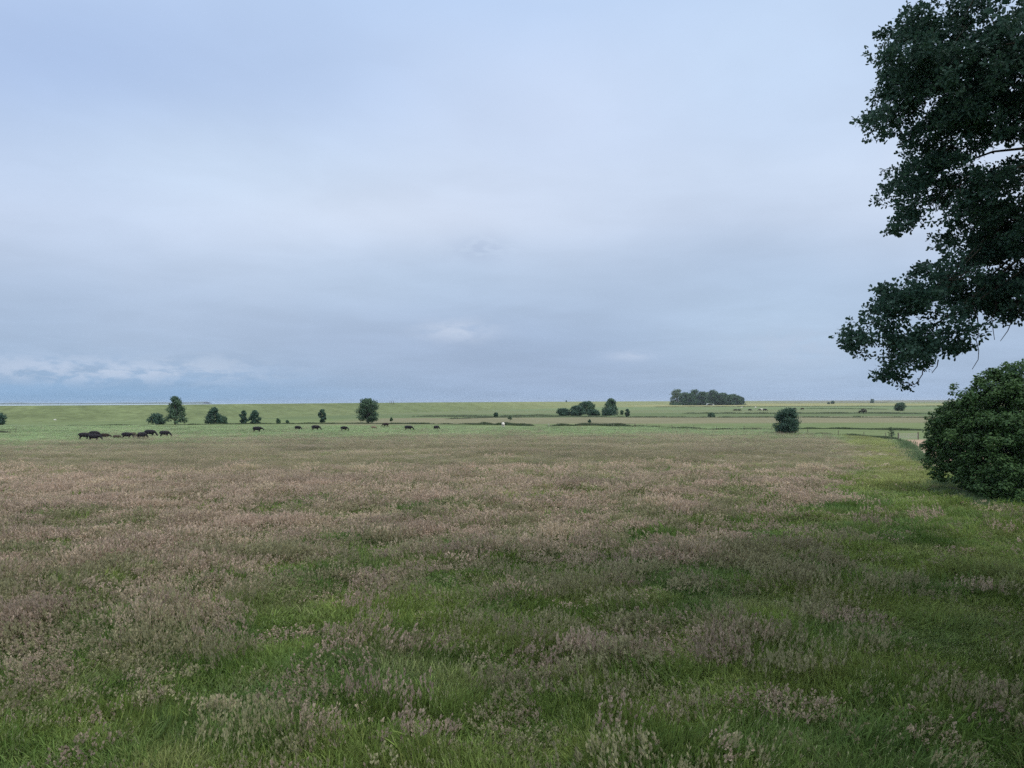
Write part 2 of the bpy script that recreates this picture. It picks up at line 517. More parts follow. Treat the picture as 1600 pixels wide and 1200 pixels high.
def head_set(r, n, radius, hmin, hmax, stem, hl, hw, bits, wind=0.16):
    """Stalks with loose flower heads: a stem and a spray of small diamonds round its top."""
    a = r.uniform(0, 2 * math.pi, n); q = radius * np.sqrt(r.uniform(0, 1, n))
    base = np.stack([q * np.cos(a), q * np.sin(a), np.zeros(n)], -1)
    h = r.uniform(hmin, hmax, n)
    tilt = np.stack([r.normal(0, .16, n) + wind, r.normal(0, .16, n), np.ones(n)], -1)
    tilt /= np.linalg.norm(tilt, axis=1)[:, None]
    top = base + tilt * h[:, None]
    sa = r.uniform(0, math.pi, n); side = np.stack([np.cos(sa), np.sin(sa), np.zeros(n)], -1) * stem / 2
    SV = np.stack([base - side, base + side, top + side * .6, top - side * .6], 1).reshape(-1, 3)
    SF = (np.arange(n) * 4)[:, None] + np.array([[0, 1, 2, 3]])
    m = n * bits
    ti = np.repeat(np.arange(n), bits)
    u = r.uniform(0, 1, m)
    taper = np.sin(np.clip(u * .9 + .1, 0, 1) * math.pi) ** .7
    ra = r.uniform(0, 2 * math.pi, m)
    rad = np.stack([np.cos(ra), np.sin(ra), np.zeros(m)], -1)
    L = hl * r.uniform(.7, 1.3, n)[ti]
    c = top[ti] - tilt[ti] * (L * (1 - u) - L * .25)[:, None] + rad * (hw * taper * r.uniform(.1, 1, m))[:, None]
    d = tilt[ti] + rad * r.uniform(.1, .8, m)[:, None]; d /= np.linalg.norm(d, axis=1)[:, None]
    s = np.cross(d, r.normal(0, 1, (m, 3))); s /= np.linalg.norm(s, axis=1)[:, None]
    bl = hl * .22 * r.uniform(.6, 1.3, m)[:, None]; bw = hw * .42 * r.uniform(.6, 1.3, m)[:, None]
    HV = np.stack([c - d * bl, c + s * bw, c + d * bl, c - s * bw], 1).reshape(-1, 3)
    HF = (np.arange(m) * 4)[:, None] + np.array([[0, 1, 2, 3]])
    return SV, SF, HV, HF, np.repeat(r.uniform(0, 1, n), 4), np.repeat(r.uniform(0, 1, m), 4)


def inst_mat(name, attr, jitter, trans):
    m, nt, b = new_mat(name)
    a_ = nt.n('ShaderNodeAttribute', attribute_type='INSTANCER', attribute_name=attr)
    t_ = nt.n('ShaderNodeAttribute', attribute_name='tone')
    f = nt.mapr(t_.outputs['Fac'], 0, 1, 1 - jitter, 1 + jitter, False)
    vm = nt.n('ShaderNodeVectorMath', operation='SCALE'); nt.lk(a_.outputs['Color'], vm.inputs[0]); nt.lk(f, vm.inputs['Scale'])
    nt.lk(vm.outputs[0], b.inputs['Base Color'])
    b.inputs['Roughness'].default_value = 0.65; b.inputs['Specular IOR Level'].default_value = 0.18
    tr = nt.n('ShaderNodeBsdfTranslucent'); nt.lk(vm.outputs[0], tr.inputs[0])
    mx = nt.n('ShaderNodeMixShader'); mx.inputs[0].default_value = trans
    nt.lk(b.outputs[0], mx.inputs[1]); nt.lk(tr.outputs[0], mx.inputs[2])
    nt.lk(mx.outputs[0], m.node_tree.nodes['Material Output'].inputs[0])
    return m


blade_mat = inst_mat('grass_blade', 'tint', 0.32, 0.4)
head_mat = inst_mat('grass_head', 'head', 0.22, 0.38)


def tuft(name, seed, blades, heads):
    r = np.random.default_rng(seed)
    vs, fl, sz, mi, tn, n = [], [], [], [], [], 0
    if blades:
        v, f4, f3, t = blade_set(r, *blades)
        vs.append(v); fl += [f4.ravel(), f3.ravel()]; sz += [4] * len(f4) + [3] * len(f3); mi += [0] * (len(f4) + len(f3)); tn.append(t); n += len(v)
    if heads:
        sv, sf_, hv, hf, t1, t2 = head_set(r, *heads)
        vs.append(sv); fl.append((sf_ + n).ravel()); sz += [4] * len(sf_); mi += [0] * len(sf_); tn.append(t1); n += len(sv)
        vs.append(hv); fl.append((hf + n).ravel()); sz += [4] * len(hf); mi += [1] * len(hf); tn.append(t2); n += len(hv)
    me = mesh_from(name, np.concatenate(vs), np.concatenate(fl), sz, [blade_mat, head_mat],
                   {'tone': ('FLOAT', 'POINT', np.concatenate(tn))}, mi)
    return bpy.data.objects.new(name, me)                        # a source shape only: never linked to the scene


#            blades: n, radius, hmin, hmax, width, lean, bend        heads: n, radius, hmin, hmax, stem, head length, head width, bits
near_green = [tuft('tuft_source', 100 + i, (70, .26, .16, .50, .0085, .42, 1.0, .22), None) for i in range(5)]
near_seed = [tuft('tuft_source', 120 + i, (46, .26, .16, .44, .008, .36, .8, .18), (12 + 3 * i, .42, .26, .60, .0035, .075, .0055, 7)) for i in range(4)]
near_pale = [tuft('tuft_source', 140, (30, .24, .16, .36, .008, .25, .6), (5, .22, .46, .70, .005, .11, .010, 7))]
near_broad = [tuft('tuft_source', 150, (22, .20, .12, .30, .036, .5, .9), None)]
far_green = [tuft('tuft_source', 160 + i, (60, .75, .20, .44, .030, .3, .7), None) for i in range(4)]
far_seed = [tuft('tuft_source', 180 + i, (30, .75, .18, .36, .028, .3, .6), (38, .8, .36, .62, .008, .19, .055, 7)) for i in range(4)]


def scatter(name, sources, pos, rot, scl, idx_, tint, head):
    me = mesh_from(name, pos, [], [], [], {
        'rot': ('FLOAT_VECTOR', 'POINT', rot.astype(np.float32)), 'scl': ('FLOAT_VECTOR', 'POINT', scl.astype(np.float32)),
        'pick': ('INT', 'POINT', idx_.astype(np.int32)),
        'tint': ('FLOAT_COLOR', 'POINT', np.concatenate([tint, np.ones((len(tint), 1))], 1).astype(np.float32)),
        'head': ('FLOAT_COLOR', 'POINT', np.concatenate([head, np.ones((len(head), 1))], 1).astype(np.float32))})
    o = link(name, me)
    ng = bpy.data.node_groups.new(name + '_nodes', 'GeometryNodeTree')
    ng.interface.new_socket('Geometry', in_out='INPUT', socket_type='NodeSocketGeometry')
    ng.interface.new_socket('Geometry', in_out='OUTPUT', socket_type='NodeSocketGeometry')
    gi = ng.nodes.new('NodeGroupInput'); go = ng.nodes.new('NodeGroupOutput')
    ip = ng.nodes.new('GeometryNodeInstanceOnPoints'); g2 = ng.nodes.new('GeometryNodeGeometryToInstance')
    for s in sources:
        oi = ng.nodes.new('GeometryNodeObjectInfo'); oi.transform_space = 'ORIGINAL'
        oi.inputs['Object'].default_value = s
        oi.inputs['As Instance'].default_value = False
        ng.links.new(oi.outputs['Geometry'], g2.inputs[0])

    def named(typ, nm):
        q = ng.nodes.new('GeometryNodeInputNamedAttribute'); q.data_type = typ; q.inputs['Name'].default_value = nm
        return next(s for s in q.outputs if s.enabled and s.name == 'Attribute')
    ng.links.new(gi.outputs[0], ip.inputs['Points'])
    ng.links.new(g2.outputs[0], ip.inputs['Instance'])
    ip.inputs['Pick Instance'].default_value = True
    ng.links.new(named('INT', 'pick'), ip.inputs['Instance Index'])
    ng.links.new(named('FLOAT_VECTOR', 'rot'), ip.inputs['Rotation'])
    ng.links.new(named('FLOAT_VECTOR', 'scl'), ip.inputs['Scale'])
    ng.links.new(ip.outputs[0], go.inputs[0])
    md = o.modifiers.new('scatter', 'NODES'); md.node_group = ng
    return o


def ground_z(X, Y):
    return ((fbm(X / 14, Y / 14, 7, 3) - .5) * 0.25 + (fbm(X / 3, Y / 3, 8, 2) - .5) * 0.10) * sstep(3, 12, np.hypot(X, Y))


r = np.random.default_rng(5)
dA = 13.0 + (255 - 13.0) * r.uniform(0, 1, 210000)
keep = r.uniform(0, 1, len(dA)) < np.where(dA < 17, dA / 17, 1.0)
dA = dA[keep]
xA = dA * r.uniform(-.78, .78, len(dA)) + r.uniform(-2.5, 2.5, len(dA))
ok = (edge_dist(xA, dA) < np.where(dA < 66, 12, 0.5))
far_lim = 226 + np.interp(xA, [-200, -90, 60, 75, 120], [46, 20, -10, -72, -76])
ok &= dA < far_lim
xA, dA = xA[ok], dA[ok]
S = seediness(xA, dA)
nt_ = len(xA)
u = r.uniform(0, 1, nt_)
is_far = dA + r.normal(0, 13, nt_) > 60
is_seed = u < S * np.where(is_far, .92, .85) + np.where(is_far, .04, .015)
is_pale = (~is_seed) & (~is_far) & (r.uniform(0, 1, nt_) < .05 + .25 * sstep(.62, .75, fbm(xA / 1.3, dA / 1.3, 131, 2)))
is_broad = (~is_seed) & (~is_far) & (~is_pale) & (r.uniform(0, 1, nt_) < .01 + .5 * sstep(.66, .76, fbm(xA / 1.0, dA / 1.0, 171, 2)))
swirl = fbm(xA / 5, dA / 5, 141, 3) * 14
rotz = swirl + r.normal(0, .65, nt_)
lump = np.where(is_far, fbm(xA / 6.5, dA / 4.5, 151, 3), fbm(xA / 2.4, dA / 2.4, 152, 3))
hs = (0.62 + 0.85 * sstep(.25, .75, lump)) * r.uniform(.78, 1.22, nt_)
hs *= np.where((edge_dist(xA, dA) > -11) & (dA > 55), .62, 1.0)
wsx = r.uniform(.85, 1.25, nt_) * np.where(is_far, np.interp(dA, [40, 250], [0.8, 1.5]), np.interp(dA, [13, 60], [0.85, 1.5]))
scl = np.stack([wsx, wsx, hs], -1)
laid = (.08 + .55 * sstep(.56, .74, fbm(xA / 2.6, dA / 2.6, 161, 3))) * np.where(is_far, .3, 1)
rot = np.stack([r.normal(0, .12, nt_), laid * r.uniform(.5, 1.2, nt_), rotz], -1)
pos = np.stack([xA, dA, ground_z(xA, dA)], -1)
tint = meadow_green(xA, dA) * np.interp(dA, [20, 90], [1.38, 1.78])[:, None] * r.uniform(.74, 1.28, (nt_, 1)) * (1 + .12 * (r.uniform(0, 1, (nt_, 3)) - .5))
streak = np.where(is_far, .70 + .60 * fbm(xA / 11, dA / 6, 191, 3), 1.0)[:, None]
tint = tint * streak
seed_far = (is_seed & is_far)[:, None]
tint = np.where(seed_far, mixc(tint, np.array([.25, .195, .155]) * streak, .6 * sstep(50, 90, dA)), tint)
tint = np.where(is_seed[:, None] & ~(seed_far & (dA > 90)[:, None]), tint * .66 + np.array([.088, .066, .050]) * (.5 + sstep(35, 90, dA))[:, None], tint)
tint = np.where(is_broad[:, None], tint * np.array([.72, .85, .75]), tint)
tint = np.where(is_pale[:, None], tint * .9 + np.array([.03, .035, .015]), tint)
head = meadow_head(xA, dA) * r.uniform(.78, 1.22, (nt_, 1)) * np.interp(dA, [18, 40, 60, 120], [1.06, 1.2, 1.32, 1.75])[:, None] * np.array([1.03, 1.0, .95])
grn = fbm(xA / 2.8, dA / 2.8, 181, 3) * .7 + r.uniform(0, 1, nt_) * .3
thr = np.interp(dA, [14, 30, 45, 70, 130], [.44, .45, .55, .74, .82]) - .05 * sstep(0, 15, xA)
head = head * (.5 + .5 * streak)
head = mixc(head, np.array([.265, .262, .135]) * r.uniform(.8, 1.25, (nt_, 1)), .85 * sstep(-.06, .06, grn - thr))
head = np.where(is_pale[:, None], np.array([.42, .40, .24]), head)
stuff = [('meadow_grass', 'low green meadow grass filling the field in front of the cattle', ~is_seed),
         ('flowering_grass', 'pinkish brown flowering grass standing in patches across the meadow', is_seed)]
for nm, lab, mk in stuff:
    nn = int(mk.sum())
    if nm == 'meadow_grass':
        src = near_green + near_pale + near_broad + far_green
        pk = np.where(is_far[mk], 7 + r.integers(0, 4, nn), np.where(is_pale[mk], 5, np.where(is_broad[mk], 6, r.integers(0, 5, nn))))
    else:
        src = near_seed + far_seed
        pk = np.where(is_far[mk], 4 + r.integers(0, 4, nn), r.integers(0, 4, nn))
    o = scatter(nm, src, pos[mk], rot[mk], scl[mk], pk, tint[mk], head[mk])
    tag(o, lab, 'grass', kind='stuff')

# ------------------------------------------------------------------ foliage
def leaf_quads(pos, nrm, L, W, r, tone, fold=0.12):
    n = len(pos)
    nrm = nrm / (np.linalg.norm(nrm, axis=1)[:, None] + 1e-9)
    t = np.cross(nrm, r.normal(0, 1, (n, 3))); t /= np.linalg.norm(t, axis=1)[:, None] + 1e-9
    b_ = np.cross(nrm, t)
    L = (L * r.uniform(.65, 1.35, n))[:, None]; W = (W * r.uniform(.65, 1.35, n))[:, None]
    V = np.stack([pos - t * L / 2, pos + b_ * W / 2 - nrm * L * fold + t * L * .08, pos + t * L / 2, pos - b_ * W / 2 - nrm * L * fold + t * L * .08], 1)
    return V.reshape(-1, 3), np.arange(4 * n).reshape(n, 4), np.repeat(tone, 4)


def crown_mesh(name, lobes, n, size, mat, r, up=.45, shell=.5):
    """Leaf clumps through a set of ellipsoidal lobes (cx, cy, cz, rx, ry, rz)."""
    lobes = np.asarray(lobes, float)
    vol = (lobes[:, 3] * lobes[:, 4] * lobes[:, 5]) ** .75
    li = r.choice(len(lobes), n, p=vol / vol.sum())
    d = r.normal(0, 1, (n, 3)); d /= np.linalg.norm(d, axis=1)[:, None]
    # spikes and hollows so that the outline is never a smooth ball
    q = shell + (1 - shell) * r.uniform(0, 1, n) ** .8
    q *= 1 + .22 * (fbm(d[:, 0] * 2.6 + li * 3.1, d[:, 2] * 2.6 + d[:, 1] * 2.0, 77, 2) - .5) * 2 + r.normal(0, .05, n)
    p = lobes[li, :3] + d * lobes[li, 3:] * q[:, None]
    lt = r.uniform(0, 1, len(lobes))
    tone = np.clip(.35 * lt[li] + .65 * r.uniform(0, 1, n), 0, 1)
    nrm = d * .7 + np.array([0, 0, up]) + r.normal(0, .45, (n, 3))
    V, F, T = leaf_quads(p, nrm, size * 1.15, size * .8, r, tone)
    return mesh_from(name, V, F.ravel(), [4] * n, [mat], {'tone': ('FLOAT', 'POINT', T)})


def crown_lobes(kind, w, h, r, z0=0.0):
    """Lobes for a crown w wide and h high, standing on z0."""
    out = []
    n = {'round': 54, 'bush': 44, 'cone': 54, 'slender': 30, 'airy': 46, 'wide': 44, 'wood': 46}[kind]
    for i in range(n):
        t = .04 + .93 * (i + r.uniform(0, 1)) / n
        prof_ = {'round': math.sin(math.pi * min(1, (t * .80 + .14))) ** .55, 'bush': math.sin(math.pi * (t * .62 + .33)) ** .6,
                 'cone': (1 - t) ** .42 * min(1, t * 5 + .7), 'slender': math.sin(math.pi * (t * .78 + .16)) ** .8,
                 'airy': math.sin(math.pi * (t * .66 + .28)) ** .8 * (.75 + .25 * (t < .5)), 'wide': math.sin(math.pi * (t * .6 + .36)) ** .5,
                 'wood': math.sin(math.pi * (t * .66 + .30)) ** .45}[kind]
        a = r.uniform(0, 2 * math.pi); q = r.uniform(.15, 1) ** .5
        lr = w * {'slender': .15, 'cone': .13, 'airy': .115, 'wood': .17}.get(kind, .16) * r.uniform(.75, 1.3)
        rad = max(0, w / 2 * prof_ - lr * .75) * q
        lz = lr * r.uniform(.65, .95)
        z = z0 + min(max(t * h, lz * .8), h - lz * .8)
        out.append((rad * math.cos(a), rad * math.sin(a), z, lr, lr, lz))
    return out


def plant(name, label, cat, box, kind, mat, n, group=None, trunk=0.0, seed=0, leaf=None, shell=.35, hfac=1.0):
    """A tree or bush measured in the photograph as (x0, x1, y_top, y_base)."""
    x0, x1, y0, y1 = box
    base = ground((x0 + x1) / 2, y1)
    m = base[1] / FPX
    w, h = (x1 - x0) * m * 1.07, (y1 - y0) * m * hfac
    r = np.random.default_rng(seed + int(x0 * 7) + int(y1))
    o = empty(name, base)
    tag(o, label, cat, group)
    z0 = h * trunk
    lobes = crown_lobes(kind, w, h - z0, r, z0)
    link('crown', crown_mesh('crown', lobes, int(n * 1.7), leaf or 1.15 * base[1] / 768, mat, r, shell=shell), o)
    mb = MB()
    tr = max(.06, min(w, h) * .035)
    top = np.array([0, 0, h * .8])
    mb.tube([(0, 0, -.2), (0.02 * w, 0, h * .3), tuple(top)], [tr, tr * .7, tr * .2], 7)
    for L in lobes[::3]:
        s = np.array([0, 0, min(L[2] * .6, h * .6) * .8])
        e = np.array(L[:3])
        mb.tube([s, (s + e) / 2 + np.array([0, 0, .06 * h]), e], [tr * .45, tr * .3, tr * .12], 5)
    mb.build('trunk' if kind not in ('bush', 'wide') else 'stems', bark, o)
    return o


T = 'trees and bushes along the ditch below the dyke'
plant('bush', 'dark bush cut off by the photo at its far left edge, below the dyke', 'bush', (-22, 9, 644, 664), 'round', dark_leaf, 1500, T)
plant('bush', 'low dark rounded bush touching the left foot of the tallest pointed tree', 'bush', (229, 259, 646, 663.5), 'bush', dark_leaf, 1500, T)
plant('tree', 'tallest pointed loose tree behind the group of black cattle', 'tree', (254, 293, 619, 663.5), 'cone', tree_leaf, 2600, T, .04)
plant('bush', 'two-pointed dark bush between the tall pointed tree and the narrow pair', 'bush', (319, 349, 636.5, 662.5), 'cone', dark_leaf, 1700, T)
plant('bush', 'low greyer bush leaning on the right side of the two-pointed bush', 'bush', (338, 357.5, 650, 662), 'bush', tree_leaf, 900, T)
plant('bush', 'narrow upright bush beside a broader one, above the lone black cow', 'bush', (373, 387, 641, 662.5), 'slender', dark_leaf, 1000, T)
plant('bush', 'broad spiky bush just right of the narrow upright bush', 'bush', (386, 409, 641, 662.5), 'airy', dark_leaf, 1400, T)
plant('bush', 'tiny grey-green bush alone on the dyke foot, larger of two', 'bush', (430.5, 438.5, 654, 661.5), 'bush', tree_leaf, 300, T)
plant('bush', 'tiniest faint bush beside another tiny bush on the dyke foot', 'bush', (446, 451.5, 656.5, 661), 'bush', tree_leaf, 160, T)
plant('tree', 'small slender egg-shaped tree standing alone before the dyke', 'tree', (496.5, 511, 639.5, 660.5), 'slender', dark_leaf, 1300, T, .03)
plant('tree', 'large dense round-headed tree standing alone before the dyke', 'tree', (556.5, 593, 622.5, 661.5), 'round', tree_leaf, 3600, T, .05)
plant('sapling', 'thin sapling between the round-headed tree and the grazing cow', 'sapling', (608.5, 614, 652, 660.5), 'slender', tree_leaf, 140, None, .3)
plant('bush', 'small dark round bush alone on the reedy strip above the white cow', 'bush', (771, 778.5, 644.5, 652), 'round', dark_leaf, 420)
plant('sapling', 'thin leafy sapling in the straw field right of the white cow', 'sapling', (793, 801, 649, 658), 'airy', pale_leaf, 150, None, .3)
C_ = 'clump of bushes in the middle of the fields'
plant('bush', 'low dark bush at the left end of the clump below the dyke', 'bush', (868.5, 893, 638, 649.8), 'bush', dark_leaf, 1500, C_)
plant('bush', 'dark domed bush second from the left in the clump', 'bush', (889, 915, 633.5, 649.8), 'bush', dark_leaf, 1700, C_)
plant('tree', 'paler rounded tree rising behind the domed bush in the clump', 'tree', (903, 932, 627, 647.5), 'round', tree_leaf, 1900, C_, .03)
plant('bush', 'lowest dark bush in front of the paler tree of the clump', 'bush', (914, 938, 639, 649.6), 'wide', dark_leaf, 1200, C_)
plant('tree', 'spiky topped loose tree at the right of the clump', 'tree', (939, 969, 622.5, 648.8), 'cone', tree_leaf, 1900, C_, .04)
plant('bush', 'low rounded bush at the foot of the spiky topped tree', 'bush', (940, 966, 637, 649.5), 'bush', dark_leaf, 1300, C_)
plant('bush', 'small faint bush between the spiky tree and the upright shrub', 'bush', (969, 974.5, 641, 648), 'slender', tree_leaf, 260, C_)
plant('shrub', 'small upright shrub ending the clump, dark tip and paler foot', 'shrub', (976, 985, 639, 651.3), 'slender', dark_leaf, 520, C_)
plant('sapling', 'heart-shaped little sapling above the reed strip before the clump', 'sapling', (918.5, 924, 655.5, 661.5), 'airy', dark_leaf, 200, None, .25)
plant('bush', 'low wide dark bush on the ditch bank below the distant wood', 'bush', (1105, 1119, 644.5, 652), 'bush', tree_leaf, 600)
plant('tree', 'dense dark round bushy tree standing alone where the meadow ends', 'tree', (1208, 1253, 638, 678.5), 'round', dark_leaf, 5200, None, .02, leaf=.27)
F_ = 'small bushes scattered over the far fields'
plant('bush', 'tiny far bush, darker of a close pair near the horizon', 'bush', (1298, 1304.5, 626.6, 631), 'bush', tree_leaf, 140, F_)
plant('bush', 'tiniest far bush of a close pair near the horizon', 'bush', (1292.5, 1296.5, 628.4, 631.4), 'bush', tree_leaf, 80, F_)
plant('bush', 'far little bush breaking the horizon line alone', 'bush', (1359.5, 1366.5, 623.5, 629.8), 'round', tree_leaf, 170, F_)
plant('tree', 'thin brownish wide-headed little tree in the far fields', 'tree', (1342, 1356, 638.5, 646.6), 'airy', leaf_mat('brown_leaf', (.07, .075, .05), (.12, .115, .08), .1), 260, F_, .25)
plant('bush', 'largest round bush in the far fields left of the big bush', 'bush', (1397, 1416, 629, 642), 'round', tree_leaf, 800, F_)
plant('sapling', 'pale leafy sapling beside the gate post at the meadow corner', 'sapling', (1386, 1399, 667, 684.5), 'airy', pale_leaf, 260, None, .15, leaf=.15)

# the distant wood: each tree its own thing
W_ = 'trees of the distant wood'
wood_spec = [  # x0, x1, top, base, material, label
    (1048.5, 1068, 608.6, 632.6, pale_leaf, 'pale airy tree at the left end of the distant wood'),
    (1060, 1079, 612.0, 633.2, wood_leaf, 'dark tree second from the left in the distant wood'),
    (1074, 1096, 609.0, 632.4, wood_leaf, 'broad tall tree above the left half of the distant wood'),
    (1072, 1088, 614.5, 633.4, wood_leaf, 'lower front tree before the broad tall tree of the wood'),
    (1088, 1106, 611.2, 633.2, wood_leaf, 'rounded tree left of the pale shed in the distant wood'),
    (1097, 1113, 612.6, 632.2, pale_leaf, 'paler tree in the middle of the distant wood'),
    (1104, 1124, 609.6, 633.0, wood_leaf, 'tall rounded tree above the pale shed in the distant wood'),
    (1115, 1130, 613.6, 633.0, wood_leaf, 'middling tree right of the tallest crown in the wood'),
    (1122, 1138, 613.4, 632.4, wood_leaf, 'rounded back tree in the right half of the distant wood'),
    (1131, 1146, 616.0, 633.0, wood_leaf, 'front tree with grey-green crown in the right half of the wood'),
    (1138, 1153, 614.6, 632.2, wood_leaf, 'domed tree third from the right end of the distant wood'),
    (1145, 1159, 617.0, 632.8, wood_leaf, 'tree second from the right end of the distant wood'),
    (1151, 1162.5, 618.6, 632.6, dark_leaf, 'lowest dark tree at the right end of the distant wood'),
]
drop = [0, 1.2, 0, .6, 1.0, .8, 0, 1.6, .9, 1.4, 1.6, 1.8, 2.0]
for i, (a, b_, t0, t1, mt, lab) in enumerate(wood_spec):
    t0 += drop[i]
    plant('tree', lab, 'tree', (a - 2, b_ + 2, t0 - .6, t1), 'wood', mt, 1700, W_, .0, seed=i * 13, leaf=1.7)

# ------------------------------------------------------------------ the oak that hangs in from the right
r = np.random.default_rng(77)
OAK = np.array([21.5, 26.0, 0.0])


def oak_leaves(centres, radii, nspray, L, r, lo=3, hi=8, clump=0):
    li = r.choice(len(centres), nspray, p=radii.prod(1) ** .8 / (radii.prod(1) ** .8).sum())
    d = r.normal(0, 1, (nspray, 3)); d /= np.linalg.norm(d, axis=1)[:, None]
    q = .25 + .75 * r.uniform(0, 1, nspray) ** .6
    q *= 1 + .30 * (fbm(d[:, 0] * 3 + li * 2.3, d[:, 2] * 3 + d[:, 1] * 2 + li, 177, 2) - .5) * 2
    c = centres[li] + d * radii[li] * q[:, None]
    # sprays gather into clumps with gaps between them
    if clump:
        nk = nspray // clump
        k0, d0 = c[:nk], d[:nk]
        kr = r.uniform(.20, .50, nk)
        ki = r.integers(0, nk, nspray)
        off = r.normal(0, 1, (nspray, 3)); off /= np.linalg.norm(off, axis=1)[:, None]
        off *= (r.uniform(0, 1, nspray) ** .5)[:, None]
        c = k0[ki] + off * np.array([1.15, 1.15, .62]) * kr[ki][:, None]
        d = d0[ki] * .5 + off * .8
    # sky holes
    g = fbm(c[:, 0] / .9 + 40, c[:, 2] / .75 + 11, 199, 3)
    c, d = c[g > .335], d[g > .335]
    k = r.integers(lo, hi, len(c))
    ci = np.repeat(np.arange(len(c)), k); n = len(ci)
    out = d[ci] * .5 + r.normal(0, .75, (n, 3)) + np.array([0, 0, -.12]); out /= np.linalg.norm(out, axis=1)[:, None]
    nr_ = np.cross(out, r.normal(0, 1, (n, 3))) + np.array([0, 0, .8]); nr_ -= out * (nr_ * out).sum(1)[:, None]
    nr_ /= np.linalg.norm(nr_, axis=1)[:, None]
    b_ = np.cross(nr_, out)
    p = c[ci] + out * .03 + r.normal(0, .035, (n, 3))
    ln = (L * r.uniform(.65, 1.3, n))[:, None]
    V = np.stack([p, p + out * ln * .3 + b_ * ln * .17, p + out * ln * .72 + b_ * ln * .30, p + out * ln, p + out * ln * .72 - b_ * ln * .30,
                  p + out * ln * .3 - b_ * ln * .17], 1)
    tone = np.clip(.5 * r.uniform(0, 1, len(c))[ci] + .5 * r.uniform(0, 1, n), 0, 1)
    return V.reshape(-1, 3), np.arange(6 * n).reshape(n, 6), np.repeat(tone, 6)


oak_px = [(1440, 70, 56), (1500, 40, 78), (1575, 50, 90), (1412, 130, 46), (1478, 150, 76), (1560, 165, 78), (1394, 182, 30), (1372, 190, 16), (1487, 222, 62),
          (1455, 272, 52), (1420, 322, 36), (1400, 350, 18), (1500, 290, 52), (1577, 346, 66), (1540, 300, 50), (1548, 415, 76), (1605, 400, 80), (1482, 438, 42), (1520, 455, 40),
          (1434, 477, 44), (1387, 493, 38), (1345, 512, 32), (1330, 528, 16), (1402, 535, 48), (1445, 520, 52), (1405, 580, 22), (1590, 475, 34), (1425, 95, 30), (1385, 95, 16), (1408, 30, 20), (1600, 130, 60), (1470, 100, 60)]
cs, rs = [], []
for (px, py, pr) in oak_px:
    yy = 25.0 + r.uniform(-1.2, 1.2)
    c = at(px, py, yy); m = yy / FPX
    cs.append(c); rs.append((pr * m * 1.06, pr * m * 1.3 + .4, pr * m))
# the remainder of the crown, outside the photograph, stretched nearer the eye to shade the meadow
nvis = len(cs)
for i in range(95):
    a = r.uniform(0, 2 * math.pi); q = r.uniform(.1, 1) ** .5; z = r.uniform(7, 22)
    rad = math.sin(math.pi * (.24 + .60 * (z - 7) / 15)) ** .6 * q
    c = np.array([OAK[0] + 11.5 * rad * math.cos(a), OAK[1] - 4 + 16.5 * rad * math.sin(a), z])
    lim = c[1] * .667 + 2.2
    if c[0] < lim and c[1] > 0 and z < 11.5 + c[1] * .56:
        c[0] = lim + r.uniform(0, 2)
    cs.append(c); rs.append((2.2, 2.2, 1.7))
for i in range(26):                                              # unseen high boughs added to shade the near corner of the meadow
    y = r.uniform(7, 23); cs.append(np.array([r.uniform(10.5, 20), y, 11.5 + .56 * y + r.uniform(.3, 4.5)])); rs.append((2.2, 2.2, 1.5))
for i in range(34):                                              # unseen low boughs added to block side light from the right
    y = r.uniform(9, 46); cs.append(np.array([y * .667 + r.uniform(6.0, 10.5), y, r.uniform(3.0, 9.0)])); rs.append((2.2, 2.4, 1.7))
cs, rs = np.array(cs), np.array(rs)
V1, F1, T1 = oak_leaves(cs[:nvis], rs[:nvis], 26000, .132, r, clump=21)
V2, F2, T2 = oak_leaves(cs[nvis:], rs[nvis:], 66000, .18, r)
oak = empty('oak_tree', OAK)
tag(oak, 'huge dark oak whose leafy limbs hang into the photo at the upper right', 'tree')
VV = np.concatenate([V1, V2]) - OAK; FF = np.concatenate([F1, F2 + len(V1)])
link('crown', mesh_from('crown', VV, FF.ravel(), [6] * len(FF), [oak_leaf], {'tone': ('FLOAT', 'POINT', np.concatenate([T1, T2]))}), oak)
mb = MB()
mb.tube([(0, 0, -.3), (.05, 0, .4), (0, .05, 2), (-.15, 0, 5), (-.1, .1, 9), (.2, 0, 14), (.1, .2, 19)], [.95, .68, .55, .48, .38, .24, .08], 14)
for i, (c, rd) in enumerate(zip(cs, rs)):
    e = c - OAK
    s = np.array([0, 0, np.clip(e[2] + .6 + 3.2 * (e[2] < 13), 5.5, 17)])
    mid = s * .5 + e * .5 + np.array([0, 0, .9]) + r.normal(0, .35, 3)
    if rd[0] < .72:
        continue
    th = .10 if i % 3 == 0 else .06
    mb.tube([s, s * .75 + mid * .25 + r.normal(0, .12, 3), mid, mid * .45 + e * .55 + r.normal(0, .2, 3), e], [th, th * .8, th * .55, th * .35, .018], 6)
    for _ in range(4):                                           # twigs inside each bough
        q = e + np.clip(r.normal(0, .4, 3), -.6, .6) * rd
        mb.tube([e, (e + q) / 2 + r.normal(0, .08, 3), q], [.018, .013, .006], 4)
mb.build('trunk', bark, oak, smooth=True)
twigs = [[(1521, 480), (1527, 495), (1512, 512), (1508, 530), (1497, 545), (1490, 553)], [(1527, 495), (1530, 507), (1528, 525), (1524, 532), (1529, 548), (1527, 562), (1519, 577)],
         [(1556, 470), (1557, 482), (1550, 497), (1551, 515), (1554, 531)], [(1577, 470), (1580, 502), (1575, 518), (1563, 533)], [(1443, 565), (1441, 585), (1432, 600), (1416, 604)],
         [(1466, 562), (1463, 572), (1456, 583)]]
twig_bark = plain_mat('twig_bark', (0.035, 0.025, 0.022), (0.06, 0.045, 0.04), 9.0)
